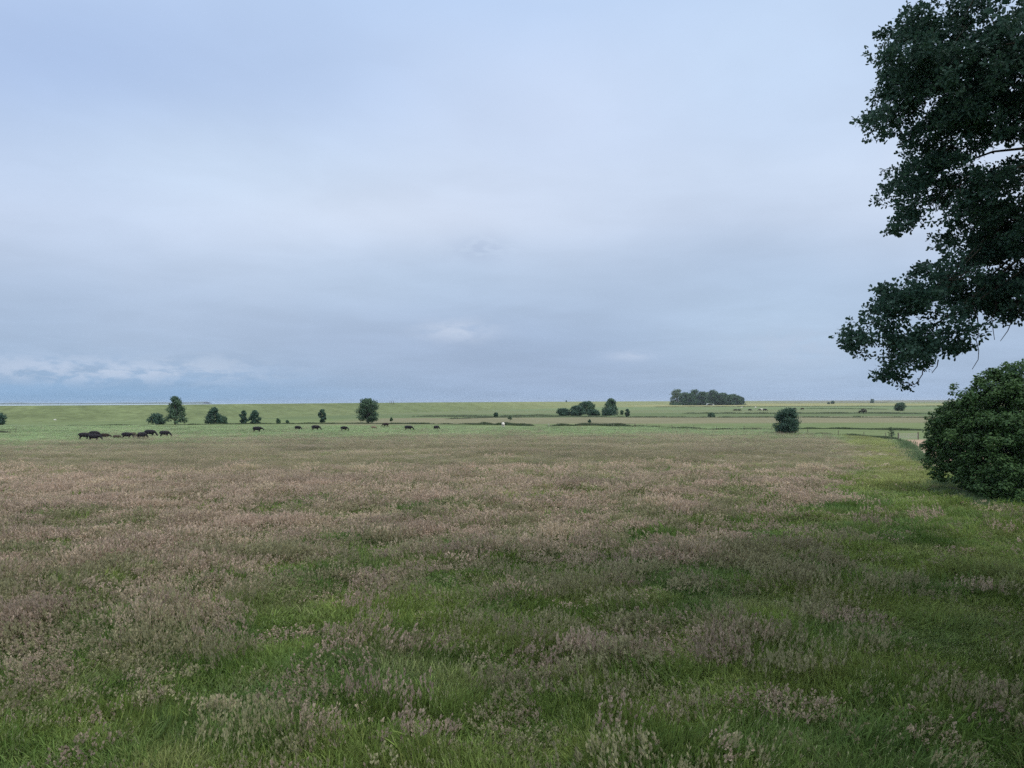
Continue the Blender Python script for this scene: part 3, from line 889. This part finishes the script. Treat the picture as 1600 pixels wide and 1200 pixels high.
for tw in twigs:
    mb = MB()
    pts = np.array([at(x, y, 24.6) - OAK for x, y in tw])
    pts[1:-1] += r.normal(0, .012, (len(pts) - 2, 3))
    mb.tube(pts, np.linspace(.020, .009, len(pts)), 5)
    mb.build('hanging_twig', twig_bark, oak)

# ------------------------------------------------------------------ the big bush under the oak
r = np.random.default_rng(99)
BUSH = np.array([44.5, 63.0, 0.0])
bl = []
for (px, py, pr, yy) in [(1600, 610, 46, 60), (1560, 612, 34, 60), (1530, 628, 36, 61), (1505, 650, 28, 62), (1485, 668, 30, 63), (1470, 692, 24, 64), (1500, 700, 40, 62), (1545, 670, 46, 60), (1590, 670, 55, 58),
                         (1520, 725, 34, 61), (1480, 722, 26, 63), (1560, 735, 44, 58), (1600, 745, 45, 56), (1515, 752, 22, 60), (1550, 768, 26, 57), (1590, 778, 26, 55.5), (1630, 640, 60, 60), (1640, 720, 60, 58),
                         (1600, 796, 20, 54), (1562, 784, 17, 56), (1535, 772, 15, 58.5), (1690, 690, 70, 60), (1680, 620, 60, 61), (1720, 760, 60, 56), (1462, 652, 11, 63.5), (1476, 640, 10, 63), (1538, 607, 12, 60.5), (1503, 631, 14, 62), (1466, 742, 12, 62.5), (1575, 590, 24, 61), (1470, 668, 16, 63), (1548, 590, 14, 61)]:
    c = at(px, py, yy); m = yy / FPX
    bl.append((c[0], c[1], max(c[2], .3), pr * m, pr * m * 1.15, pr * m * .78))
bl = np.array(bl)
# sub-clumps on each lobe so the surface reads as layered sprays
sub = []
for L in bl:
    for _ in range(34):
        d = r.normal(0, 1, 3); d /= np.linalg.norm(d)
        rr_ = L[3] * r.uniform(.14, .34)
        sub.append((*(L[:3] + d * L[3:] * r.uniform(.70, 1.26)), rr_ * 1.15, rr_ * 1.15, rr_ * .9))
sub = np.array(sub); sub[:, 2] = np.maximum(sub[:, 2], .35)
bush = empty('shrub', BUSH)
tag(bush, 'big spreading dark green shrub beneath the oak at the meadow edge', 'shrub')
core = bl.copy(); core[:, 3:] *= .82
allb = np.concatenate([core, sub]); allb[:, :3] -= BUSH
link('crown', crown_mesh('crown', allb, 120000, .20, bush_leaf, r, up=.8, shell=.4), bush)
mb = MB()
for i in range(9):
    a = r.uniform(0, 2 * math.pi); e = bl[r.integers(len(bl))][:3] - BUSH
    s = np.array([.5 * math.cos(a), .5 * math.sin(a), -.2])
    mb.tube([s, s * .6 + e * .4 + np.array([0, 0, 1.2]), e], [.17, .11, .04], 7)
mb.build('stems', bark, bush)

# ------------------------------------------------------------------ reeds and weeds along the ditches
def reed_strip(name, label, line, height, n, mat, wid, spread):
    """Upright blades along a line of ground points."""
    r = np.random.default_rng(int(line[0][0] * 3 + line[0][1]))
    P = np.array([ground(x, y)[:2] for x, y in line])
    sl_ = np.concatenate([[0], np.cumsum(np.linalg.norm(np.diff(P, axis=0), axis=1))])
    u = r.uniform(0, sl_[-1], n)
    x = np.interp(u, sl_, P[:, 0]) + r.normal(0, spread, n); y = np.interp(u, sl_, P[:, 1]) + r.normal(0, spread, n)
    lump = fbm(u / 4.0, u * 0 + 2, 63, 3)
    h = height * (.06 + 1.15 * lump) * r.uniform(.55, 1.1, n) * np.clip(np.minimum(u, sl_[-1] - u) / 6 + .35, 0, 1)
    a = r.uniform(0, math.pi, n); s = np.stack([np.cos(a), np.sin(a) * .5, np.zeros(n)], -1) * wid / 2
    base = np.stack([x, y, np.full(n, -.05)], -1)
    top = base + np.stack([r.normal(.1, .22, n) * h, r.normal(0, .2, n) * h, h], -1)
    mid = base * .45 + top * .55 + r.normal(0, .05, (n, 3))
    V = np.stack([base - s, base + s, mid + s * .9, top, mid - s * .9], 1).reshape(-1, 3)
    F = np.arange(5 * n).reshape(n, 5)
    tone = np.repeat(np.clip(.5 * lump + .5 * r.uniform(0, 1, n), 0, 1), 5)
    o = link(name, mesh_from(name, V, F.ravel(), [5] * n, [mat], {'tone': ('FLOAT', 'POINT', tone)}))
    tag(o, label, name, kind='stuff')


reed_strip('reeds', 'dark reeds along the ditch behind the grazing black cattle', [(280, 664), (340, 663), (480, 662), (640, 662.5), (760, 663.5)], .7, 6500, reed_leaf, .2, .5)
reed_strip('reeds', 'thicker dark reeds in the ditch just right of the white cow', [(740, 663.5), (790, 664.3), (830, 665.6)], 1.25, 4200, reed_leaf, .2, .6)
reed_strip('reeds', 'dark reed patch starting at the pale post', [(858, 666), (880, 665.6), (930, 664.8), (985, 666.3)], 1.1, 5200, reed_leaf, .2, .6)
reed_strip('reeds', 'thin reeds along the ditch below the distant wood', [(985, 666.3), (1040, 669), (1110, 671.5), (1170, 672), (1215, 671)], .75, 4000, reed_leaf, .2, .7)
reed_strip('reeds', 'dark ditch reeds between the round bushy tree and the big shrub', [(1240, 670.5), (1300, 670.3), (1380, 671.6), (1480, 673)], .7, 5000, reed_leaf, .18, .6)
reed_strip('reeds', 'reeds on the meadow corner left of the gate', [(1255, 678), (1320, 680), (1370, 683.5), (1403, 687.5)], .6, 3600, reed_leaf, .14, .6)
reed_strip('reeds', 'reed patch under the wooden rail at the left photo edge', [(-30, 677), (17, 677)], 1.05, 1500, reed_leaf, .2, .8)
reed_strip('reeds', 'dark reeds at the dyke foot left of the tallest pointed tree', [(60, 667.5), (120, 665.5), (232, 664.5)], .6, 3000, reed_leaf, .25, .5)
reed_strip('reeds', 'reed line along the far edge of the straw field', [(700, 654.8), (780, 652.5), (870, 651.6), (1000, 652.4), (1200, 652.4), (1480, 652.6)], 1.0, 5000, pale_reed, .32, .9)
reed_strip('reeds', 'second reed line beyond the straw field', [(1070, 646.2), (1200, 646.4), (1340, 646.2), (1480, 647.0)], 1.2, 4500, pale_reed, .4, 1.4)
reed_strip('reeds', 'faint bed of reeds under the dyke right of the round-headed tree', [(655, 651), (700, 651), (770, 651.3)], 1.3, 1300, pale_reed, .3, 3.0)
reed_strip('reeds', 'dark reed line under the dyke left of the clump of bushes', [(780, 651), (830, 650), (872, 649.6)], 1.2, 1300, pale_reed, .35, 1.2)
reed_strip('reeds', 'farthest dark ditch line before the horizon', [(1025, 636.2), (1170, 635.6), (1300, 635.2), (1480, 635.0)], 1.3, 3600, pale_reed, .8, 2.5)
reed_strip('reeds', 'short dark ditch line in the far fields under the close pair of bushes', [(1255, 638.2), (1330, 639), (1385, 639.6)], 1.0, 1100, reed_leaf, .6, 1.5)
reed_strip('undergrowth', 'dark bushy undergrowth along the foot of the distant wood', [(1050, 633.0), (1090, 633.2), (1130, 632.9), (1162, 632.6)], 6.5, 2600, wood_leaf, 1.6, 2.5)
reed_strip('weeds', 'tall weeds along the meadow edge between the gate and the big shrub', [(1407, 689), (1418, 697), (1434, 711), (1452, 730)], .75, 2600, weed_leaf, .09, .8)
reed_strip('weeds', 'tall grass and weeds round the foot of the big shrub', [(1468, 752), (1490, 772), (1530, 788), (1580, 796), (1625, 800)], .85, 6000, weed_leaf, .045, .7)

# ------------------------------------------------------------------ cattle
def skin_mesh(name, chain, edges, mat, root=0):
    me = bpy.data.meshes.new('skeleton')
    me.from_pydata([c[:3] for c in chain], edges, [])
    o = bpy.data.objects.new('skeleton', me); COL.objects.link(o)
    md = o.modifiers.new('skin', 'SKIN'); md.use_smooth_shade = True
    sk = me.skin_vertices[0].data
    for i, c in enumerate(chain):
        sk[i].radius = (c[3], c[4] if len(c) > 4 else c[3]); sk[i].use_root = (i == root)
    sd = o.modifiers.new('sub', 'SUBSURF'); sd.levels = sd.render_levels = 1
    dg = bpy.context.evaluated_depsgraph_get()
    out = bpy.data.meshes.new_from_object(o.evaluated_get(dg))
    out.name = name
    bpy.data.objects.remove(o)
    out.materials.clear(); out.materials.append(mat)
    out.polygons.foreach_set('use_smooth', np.ones(len(out.polygons), bool))
    return out


def cow_mesh(name, pose, mat):
    ch = [(-.55, 0, 1.00, .34, .44), (-.95, 0, 1.06, .26, .36), (0, 0, .95, .40, .50), (.48, 0, .98, .36, .46), (.80, 0, 1.08, .22, .32)]
    ed = [(0, 1), (0, 2), (2, 3), (3, 4)]
    hd = {'graze': [(1.08, 0, .86, .13, .17), (1.32, 0, .52, .12, .15), (1.44, 0, .28, .10, .11), (1.50, 0, .12, .075, .08)],
          'up': [(1.02, 0, 1.30, .14, .18), (1.24, 0, 1.46, .13, .14), (1.46, 0, 1.36, .10, .11), (1.62, 0, 1.26, .075, .08)],
          'low': [(1.08, 0, 1.02, .14, .17), (1.36, 0, .90, .12, .14), (1.54, 0, .76, .10, .11), (1.66, 0, .66, .075, .08)]}['low' if pose in ('lie', 'level') else pose]
    prev = 4
    for h_ in hd:
        ch.append(h_); ed.append((prev, len(ch) - 1)); prev = len(ch) - 1
    poll = 6
    for s in (-1, 1):
        p = np.array(hd[1][:3])
        ch.append((p[0] - .02, s * .24, p[2] + .03, .035)); ed.append((poll, len(ch) - 1))
    lie = pose == 'lie'
    for s in (-1, 1):
        front = [(.46, s * .20, .74, .13), (.47, s * .20, .42, .075), (.45, s * .20, .14, .05), (.48, s * .20, .02, .062)] if not lie else \
                [(.50, s * .24, .78, .13), (.72, s * .27, .62, .075), (.46, s * .27, .55, .05)]
        hind = [(-.72, s * .22, .78, .17), (-.62, s * .24, .62, .11), (-.84, s * .22, .42, .07), (-.80, s * .22, .14, .048), (-.76, s * .22, .02, .06)] if not lie else \
               [(-.60, s * .30, .78, .18), (-.30, s * .38, .64, .10), (-.62, s * .38, .55, .06)]
        for chn, anc in ((front, 3), (hind, 0)):
            prev = anc
            for q in chn:
                ch.append(q); ed.append((prev, len(ch) - 1)); prev = len(ch) - 1
    prev = 1
    for q in ((-1.13, 0, 1.12, .045), (-1.18, 0, .82, .03), (-1.17, 0, .55, .04)):
        ch.append(q); ed.append((prev, len(ch) - 1)); prev = len(ch) - 1
    if lie:
        ch = [(c[0], c[1], c[2] - .46, *c[3:]) for c in ch]
    return skin_mesh(name, ch, ed, mat)


cow_src = {}


def cow(name, label, px, py, pose, mat, rz, size=1.0, group='black cattle grazing along the far side of the meadow', cat='cow', sink=0.0):
    key = (pose, mat.name)
    if key not in cow_src:
        cow_src[key] = cow_mesh('cow_body', pose, mat)
    p = ground(px, py)
    o = link(name, cow_src[key], None, (p[0], p[1], ground_z(np.array([p[0]]), np.array([p[1]]))[0] - sink))
    o.rotation_euler = (0, 0, R(rz)); o.scale = (size,) * 3
    tag(o, label, cat, group)


# px, py give where the feet stand
cow('cow', 'black cow at the far left end of the herd, mostly hidden at its head end', 132, 687.6, 'graze', hide_black, 8, 1.08)
cow('cow', 'black cow standing behind the nearest cow of the left bunch', 147.5, 685.0, 'graze', hide_black, -4, 1.12)
cow('cow', 'nearest black cow of the left bunch, overlapping two others', 147.5, 690.0, 'graze', hide_black, 6, 1.08)
cow('cow', 'dark brown animal lying down just right of the left bunch', 163.5, 684.2, 'lie', hide_dark, -5, 1.0)
cow('calf', 'small brown calf between the lying animal and a grazing black cow', 182.5, 687.2, 'graze', hide_brown, 5, .70, cat='calf')
cow('cow', 'black cow grazing with lowered head right of the small brown calf', 198.5, 686.6, 'graze', hide_black, 0, 1.04)
cow('calf', 'brownish calf half hidden behind the black cow beside it', 207, 682.6, 'graze', hide_brown, 10, .72, cat='calf')
cow('calf', 'little brown calf in front of the cow seen from behind', 214, 685.2, 'graze', hide_brown, 175, .62, cat='calf')
cow('cow', 'stout black cow seen from behind in the middle of the left herd', 222, 687.2, 'graze', hide_black, 72, 1.1)
cow('cow', 'big black cow grazing head down above the one seen from behind', 234.5, 683.0, 'graze', hide_black, -3, 1.18)
cow('cow', 'black cow grazing alone at the right end of the left herd', 257.5, 684.0, 'graze', hide_black, 2, 1.05)
cow('cow', 'lone black cow with outstretched head under the narrow bush pair', 402, 676.4, 'level', hide_black, -6, 1.1)
cow('cow', 'black cow grazing left of another, under the slender tree', 465.5, 673.0, 'graze', hide_black, -20, .92)
cow('cow', 'black cow grazing directly below the slender egg-shaped tree', 493.5, 673.6, 'graze', hide_black, -8, 1.08)
cow('cow', 'small black cow below and left of the round-headed tree', 538, 674.0, 'graze', hide_black, -14, .92)
cow('calf', 'faint tan calf in the grass below the round-headed tree', 584, 671.2, 'graze', hide_tan, 0, .66, cat='calf')
cow('cow', 'dark brown cow with raised back just right of the round-headed tree', 602.5, 667.6, 'graze', hide_dark, 160, .94)
cow('cow', 'black cow grazing head down below the reed bed, facing right', 638.5, 673.6, 'graze', hide_black, 0, 1.0)
cow('cow', 'small black cow turned away, last of the black herd before the white cow', 682, 672.6, 'graze', hide_black, 50, .88)
cow('cow', 'single white cow seen from behind at the ditch', 786.3, 668.4, 'graze', hide_white, 86, 1.14, None)
FC = 'cattle grazing in the far fields'
cow('cow', 'far dark cow at the left end of the distant herd', 1149, 642.9, 'graze', hide_dark, 175, 1.15, FC)
cow('cow', 'far dark cow second from the left in the distant herd', 1155, 643.0, 'graze', hide_black, 10, 1.15, FC)
cow('cow', 'far black cow alone in the middle of the distant herd', 1171.8, 642.6, 'graze', hide_black, 0, 1.15, FC)
cow('cow', 'far white cow highest in the distant herd', 1180.6, 638.0, 'graze', hide_white, 40, 1.2, FC)
cow('cow', 'far brown cow beside a white one near the round bushy tree', 1187, 642.2, 'graze', hide_brown, 180, 1.1, FC)
cow('cow', 'far white cow between a brown and a black one', 1190.2, 641.6, 'graze', hide_white, 20, 1.15, FC)
cow('cow', 'far black cow right of the white one in the distant herd', 1195.4, 642.9, 'graze', hide_black, 0, 1.3, FC)
cow('cow', 'faint far white cow on the left above two dark ones', 1159, 638.0, 'graze', hide_white, 150, .95, FC)
cow('cow', 'far black cow peeping over the top of the round bushy tree', 1241.5, 640.8, 'graze', hide_black, 0, 1.3, FC)
cow('cow', 'far dark cow just right of the round bushy tree', 1253.5, 640.8, 'graze', hide_dark, 180, 1.2, FC)

# one sheep on the dyke
ch = [(-.28, 0, .52, .19, .20), (0, 0, .54, .23, .25), (.28, 0, .55, .18, .20), (.44, 0, .62, .09), (.56, 0, .66, .075), (.70, 0, .58, .045)]
ed = [(0, 1), (1, 2), (2, 3), (3, 4), (4, 5)]
for s in (-1, 1):
    for anc, x in ((2, .25), (0, -.3)):
        prev = anc
        for q in ((x, s * .12, .32, .07), (x + .01, s * .12, .14, .035), (x, s * .12, .0, .035)):
            ch.append(q); ed.append((prev, len(ch) - 1)); prev = len(ch) - 1
p = at(86.3, 659.3, 312)
o = link('sheep', skin_mesh('sheep_body', ch, ed, fleece, 1), None, (p[0], p[1], 0.42))
o.rotation_euler = (0, 0, R(200))
tag(o, 'single white sheep on the foot of the dyke', 'sheep')

# ------------------------------------------------------------------ posts, fences, gate, shed
def post_mb(h, w=.12):
    mb = MB()
    mb.tube([(0, 0, -.3), (0, 0, h * .5), (.01, .01, h - .03), (.01, .01, h)], [w * .55, w * .52, w * .5, w * .35], 8)
    return mb


def fence(name, label, pts, h, rails, mat, cat='fence', group=None, w=.12, rail_w=.09, step=None):
    P = [ground(x, y) for x, y in pts]
    o = empty(name, P[0]); tag(o, label, cat, group)
    posts = []
    for a, b_ in zip(P[:-1], P[1:]):
        n = max(1, int(round(np.linalg.norm(b_ - a) / step))) if step else 1
        posts += [a + (b_ - a) * k / n for k in range(n)]
    posts.append(P[-1])
    for i, q in enumerate(posts):
        post_mb(h * (1 + .08 * math.sin(i * 2.3)), w).build('post', mat, o, tuple(q - P[0]))
    for z in rails:
        mb = MB()
        for a, b_ in zip(posts[:-1], posts[1:]):
            d = b_ - a; L = np.linalg.norm(d)
            c = (a + b_) / 2 - P[0]
            mb.box((c[0], c[1] - w * .5 - .02, z), (L + .1, .035, rail_w), math.atan2(d[1], d[0]))
        mb.build('rail' if rail_w > .03 else 'wire', mat, o)
    return o


fence('fence', 'short wooden rail with end post at the left photo edge', [(-40, 677.5), (25, 677.3)], 1.25, (1.05, .6), wood, step=9)
fence('fence', 'low railed fence along the reeds below the clump of bushes', [(924, 665.5), (958, 666.2), (992, 667.4)], 1.0, (.92,), wood)
fence('fence', 'long wire fence of thin posts along the ditch below the distant wood', [(992.5, 667.6), (1050, 670.3), (1120, 672.3), (1206, 672.6)], 1.1, (.95, .55), wood, rail_w=.02, w=.13, step=6)
fence('fence', 'post and wire fence between the round bushy tree and the gate', [(1262, 678), (1310, 681), (1350, 682.5), (1384, 685.5)], 1.15, (1.0, .6), wood, rail_w=.015, w=.12, step=12)
g = fence('gate', 'pale field gate between two dark posts at the meadow corner', [(1403.5, 687.0), (1434.8, 686.6)], 1.35, (), wood, cat='gate', w=.2)
a, b_ = ground(1403.5, 687.0), ground(1434.8, 686.6)
d = b_ - a; L = np.linalg.norm(d); rz = math.atan2(d[1], d[0])
mb = MB()
for z in (.35, .6, .85, 1.1):
    c = d / 2; mb.box((c[0], c[1], z), (L - .25, .04, .09), rz)
for t in (.05, .5, .95):
    c = d * t; mb.box((c[0], c[1] - .045, .72), (.08, .04, .9), rz)
mb.build('gate_leaf', palewood, g)
p = ground(857.6, 667.0)
o = post_mb(1.15, .2).build('post', palewood, None, tuple(p)); tag(o, 'single pale post where the reed patch begins', 'post')
fence('hurdle', 'small weathered wooden hurdle lying under the edge of the big shrub', [(1484, 771), (1496, 774), (1504, 775.5)], .62, (.32, .52), wood, cat='hurdle', w=.07, rail_w=.06)
for i, (x, y, lab) in enumerate([(609.2, 628.9, 'left'), (611.8, 628.9, 'middle'), (615, 628.9, 'right')]):
    yy = 560.0
    q = at(x, 629.6, yy)
    o = post_mb(2.0, .30).build('post', wood, None, (q[0], q[1], q[2] - .4))
    tag(o, f'{lab} of three small dark posts standing on the dyke crest', 'post', 'posts on the dyke crest')
q = at(885, 627.6, 900)
o = empty('bush', (q[0], q[1], q[2] - .6)); tag(o, 'tiny dark bush on the dyke crest above the clump', 'bush')
rb = np.random.default_rng(4)
link('crown', crown_mesh('crown', crown_lobes('bush', 2.4, 2.2, rb), 60, .8, tree_leaf, rb), o)

# pale shed with a rounded roof in front of the wood
shed = empty('shed', ground(1109.8, 633.4)); tag(shed, 'pale round-roofed shed at the foot of the distant wood', 'shed')
shell_m = plain_mat('pale_sheeting', (.50, .53, .52), (.62, .64, .62), .6, .5)
dark_m = plain_mat('open_front_shade', (.03, .03, .03), (.06, .06, .055), .6)
mb = MB(); th = np.linspace(0, math.pi, 15); W2, HH = 3.0, 3.6
arch = [(-6.2 * np.cos(t), 1.4 + 2.2 * np.sin(t)) for t in th]
ring = [(-6.2, 0)] + arch + [(6.2, 0)]
k = len(ring)
vv = [(x, -W2, z) for x, z in ring] + [(x, W2, z) for x, z in ring] + [(x * .985, -W2, z * .975) for x, z in ring] + [(x * .985, W2, z * .975) for x, z in ring]
fs_ = [(i, i + 1, k + i + 1, k + i) for i in range(k - 1)] + [(2 * k + i, 3 * k + i, 3 * k + i + 1, 2 * k + i + 1) for i in range(k - 1)]
fs_ += [(i, 2 * k + i, 2 * k + i + 1, i + 1) for i in range(k - 1)] + [(k + i, k + i + 1, 3 * k + i + 1, 3 * k + i) for i in range(k - 1)]
mb.add(vv, fs_); mb.build('roof', shell_m, shed)
mb = MB()
mb.box((-1.2, -W2 + .6, 1.0), (9.4, .15, 2.0)); mb.build('shaded_front', dark_m, shed)  # dark panel stands in for the shade inside the open front
mb = MB(); mb.box((4.7, -W2 + .6, 1.0), (2.3, .16, 2.0)); mb.build('door', shell_m, shed)

# ------------------------------------------------------------------ sky, sun, air
SUN_EL, SUN_AZ = 52.0, 130.0          # azimuth clockwise from the view direction: behind the right shoulder
world = bpy.data.worlds.new('World'); scene.world = world; world.use_nodes = True
nt = NT(world.node_tree); wt = world.node_tree
bg = wt.nodes['Background']
tc = nt.n('ShaderNodeTexCoord')
sep = nt.n('ShaderNodeSeparateXYZ'); nt.lk(tc.outputs['Generated'], sep.inputs[0])
sx, sy, sz = sep.outputs
el = nt.m('MULTIPLY', nt.m('ARCSINE', sz), 180 / math.pi)
azm = nt.m('MULTIPLY', nt.m('ARCTAN2', sx, sy), 180 / math.pi)


def lin(r_, g_, b_):
    f_ = lambda c: (c / 255) / 12.92 if c / 255 <= .04045 else ((c / 255 + .055) / 1.055) ** 2.4
    return (f_(r_), f_(g_), f_(b_))


# large soft warp so that no band runs straight
comb = nt.n('ShaderNodeCombineXYZ'); nt.lk(azm, comb.inputs[0]); nt.lk(el, comb.inputs[1])
wn = nt.noise(comb.outputs[0], 0.045, 4.0, 0.5)
we = nt.m('ADD', el, nt.m('MULTIPLY', nt.m('SUBTRACT', wn, .5), 9.0))
fac = nt.m('DIVIDE', we, 90.0, clamp=True)
base = nt.ramp(fac, [(0.0, lin(152, 176, 208)), (0.035, lin(158, 179, 208)), (0.085, lin(172, 189, 214)), (0.14, lin(199, 212, 233)), (0.185, lin(203, 217, 238)),
                     (0.24, lin(194, 212, 239)), (0.31, lin(186, 208, 240)), (0.45, lin(214, 224, 240)), (1.0, lin(238, 242, 248))])


def blob(a0, e0, ra, re):
    x = nt.m('DIVIDE', nt.m('SUBTRACT', azm, a0), ra); y = nt.m('DIVIDE', nt.m('SUBTRACT', el, e0), re)
    q = nt.m('ADD', nt.m('MULTIPLY', x, x), nt.m('MULTIPLY', y, y))
    return nt.m('POWER', 2.718, nt.m('MULTIPLY', q, -1.0))


def pa(px): return math.degrees(math.atan((px - 800) / FPX))
def pe(px, py): v = ray(px, py); return math.degrees(math.atan2(v[2], math.hypot(v[0], 1)))


c = base
c = nt.mix(nt.m('MULTIPLY', blob(pa(120), pe(120, 130), 15, 6.5), .85), c, lin(166, 190, 230))
c = nt.mix(nt.m('MULTIPLY', blob(pa(420), pe(420, 90), 12, 5), .45), c, lin(176, 198, 232))
c = nt.mix(nt.m('MULTIPLY', blob(pa(560), pe(560, 335), 13, 2.4), .75), c, lin(213, 223, 241))
c = nt.mix(nt.m('MULTIPLY', blob(pa(950), pe(950, 180), 12, 5), .6), c, lin(206, 219, 243))
c = nt.mix(nt.m('MULTIPLY', blob(pa(1120), pe(1120, 430), 9, 4), .55), c, lin(172, 190, 216))
c = nt.mix(nt.m('MULTIPLY', blob(pa(680), pe(680, 520), 16, 3.2), .6), c, lin(157, 175, 205))
c = nt.mix(nt.m('MULTIPLY', blob(pa(120), pe(120, 622), 18, 1.9), .95), c, lin(128, 165, 203))
c = nt.mix(nt.m('MULTIPLY', blob(pa(900), pe(900, 575), 14, 2.4), .6), c, lin(148, 167, 198))
c = nt.mix(nt.m('MULTIPLY', blob(pa(1200), pe(1200, 90), 11, 7), .6), c, lin(200, 221, 247))
c = nt.mix(nt.m('MULTIPLY', blob(pa(330), pe(330, 255), 13, 4), .7), c, lin(200, 217, 238))
c = nt.mix(nt.m('MULTIPLY', blob(pa(1220), pe(1220, 500), 10, 4.5), .75), c, lin(178, 199, 224))
c = nt.mix(nt.m('MULTIPLY', blob(pa(640), pe(640, 440), 15, 3), .6), c, lin(182, 201, 225))
# sheet cloud seen in perspective
den = nt.m('ADD', sz, 0.10)
pr = nt.n('ShaderNodeCombineXYZ'); nt.lk(nt.m('DIVIDE', sx, den), pr.inputs[0]); nt.lk(nt.m('DIVIDE', sy, den), pr.inputs[1])
n1 = nt.noise(pr.outputs[0], 0.9, 7.0, 0.52, 0.3); n2 = nt.noise(pr.outputs[0], 2.6, 6.0, 0.5, 0.5)
cl = nt.m('ADD', nt.m('MULTIPLY', n1, .72), nt.m('MULTIPLY', n2, .28))
gain = nt.mapr(cl, .32, .68, 1.012, 1.115)
sc = nt.n('ShaderNodeVectorMath', operation='SCALE'); nt.lk(c, sc.inputs[0]); nt.lk(gain, sc.inputs['Scale'])
c = sc.outputs[0]
# low heaps: the left bank above the sea, one over the fields, one thin bar
flat = nt.n('ShaderNodeCombineXYZ'); nt.lk(azm, flat.inputs[0]); nt.lk(nt.m('MULTIPLY', el, 2.6), flat.inputs[1])
pn = nt.noise(flat.outputs[0], 0.50, 7.0, 0.62, 0.3)
def heap(a0, e0, ra, re, amt, col, lo=.42, hi=.62):
    global c
    mk = nt.m('MULTIPLY', blob(a0, e0, ra, re), nt.mapr(pn, lo, hi))
    c = nt.mix(nt.m('MULTIPLY', mk, amt), c, col)
heap(pa(180), pe(180, 579), 9, .75, .85, lin(190, 205, 229), .40, .60)
heap(pa(60), pe(60, 572), 3.5, .7, .6, lin(184, 200, 226), .38, .55)
heap(pa(330), pe(330, 568), 2.2, .7, .6, lin(180, 197, 222), .38, .55)
heap(pa(715), pe(715, 517), 2.6, .75, .75, lin(198, 210, 231), .30, .58)
heap(pa(985), pe(985, 556), 1.5, .35, .7, lin(190, 204, 228), .28, .55)
heap(pa(1240), pe(1240, 540), 4.0, 1.2, .55, lin(182, 198, 223), .36, .56)
heap(pa(755), pe(755, 390), 2.0, .8, .5, lin(172, 188, 215), .36, .56)
# the clear daylight sky that lies behind the cloud sheet
sky = nt.n('ShaderNodeTexSky', sky_type='NISHITA'); sky.sun_disc = False
sky.sun_elevation = R(SUN_EL); sky.sun_rotation = R(SUN_AZ)
sk = nt.n('ShaderNodeVectorMath', operation='SCALE'); nt.lk(sky.outputs[0], sk.inputs[0]); sk.inputs['Scale'].default_value = 0.08
c = nt.mix(0.10, c, sk.outputs[0])
# overcast sky brightens towards the zenith
zg = nt.mapr(el, 28, 75, 1.0, 2.5)
sc = nt.n('ShaderNodeVectorMath', operation='SCALE'); nt.lk(c, sc.inputs[0]); nt.lk(zg, sc.inputs['Scale'])
nt.lk(sc.outputs[0], bg.inputs['Color']); bg.inputs['Strength'].default_value = 1.0

sd = bpy.data.lights.new('sun', 'SUN'); sd.energy = 1.5; sd.angle = R(14); sd.color = (1.0, .95, .87)
so = bpy.data.objects.new('sun', sd); COL.objects.link(so)
to_sun = Vector((math.sin(R(SUN_AZ)) * math.cos(R(SUN_EL)), math.cos(R(SUN_AZ)) * math.cos(R(SUN_EL)), math.sin(R(SUN_EL))))
so.rotation_euler = to_sun.to_track_quat('Z', 'Y').to_euler()

HAZE = True
if HAZE:
    mb = MB(); mb.box((0, 0, 11.0), (20000, 20000, 32))
    hm = bpy.data.materials.new('haze'); hm.use_nodes = True
    ht = hm.node_tree; ht.nodes.remove(ht.nodes['Principled BSDF'])
    pv = ht.nodes.new('ShaderNodeVolumePrincipled')
    pv.inputs['Color'].default_value = (.80, .88, .97, 1); pv.inputs['Density'].default_value = 0.00006; pv.inputs['Anisotropy'].default_value = 0.2
    ht.links.new(pv.outputs[0], ht.nodes['Material Output'].inputs['Volume'])
    tag(mb.build('haze', hm), kind='stuff')

scene.view_settings.view_transform = 'Standard'
scene.view_settings.look = 'None'
scene.view_settings.exposure = 0.06
scene.view_settings.gamma = 1.0
scene.cycles.max_bounces = 8
scene.cycles.diffuse_bounces = 5
scene.cycles.transmission_bounces = 3
scene.cycles.volume_bounces = 0
scene.cycles.use_denoising = False
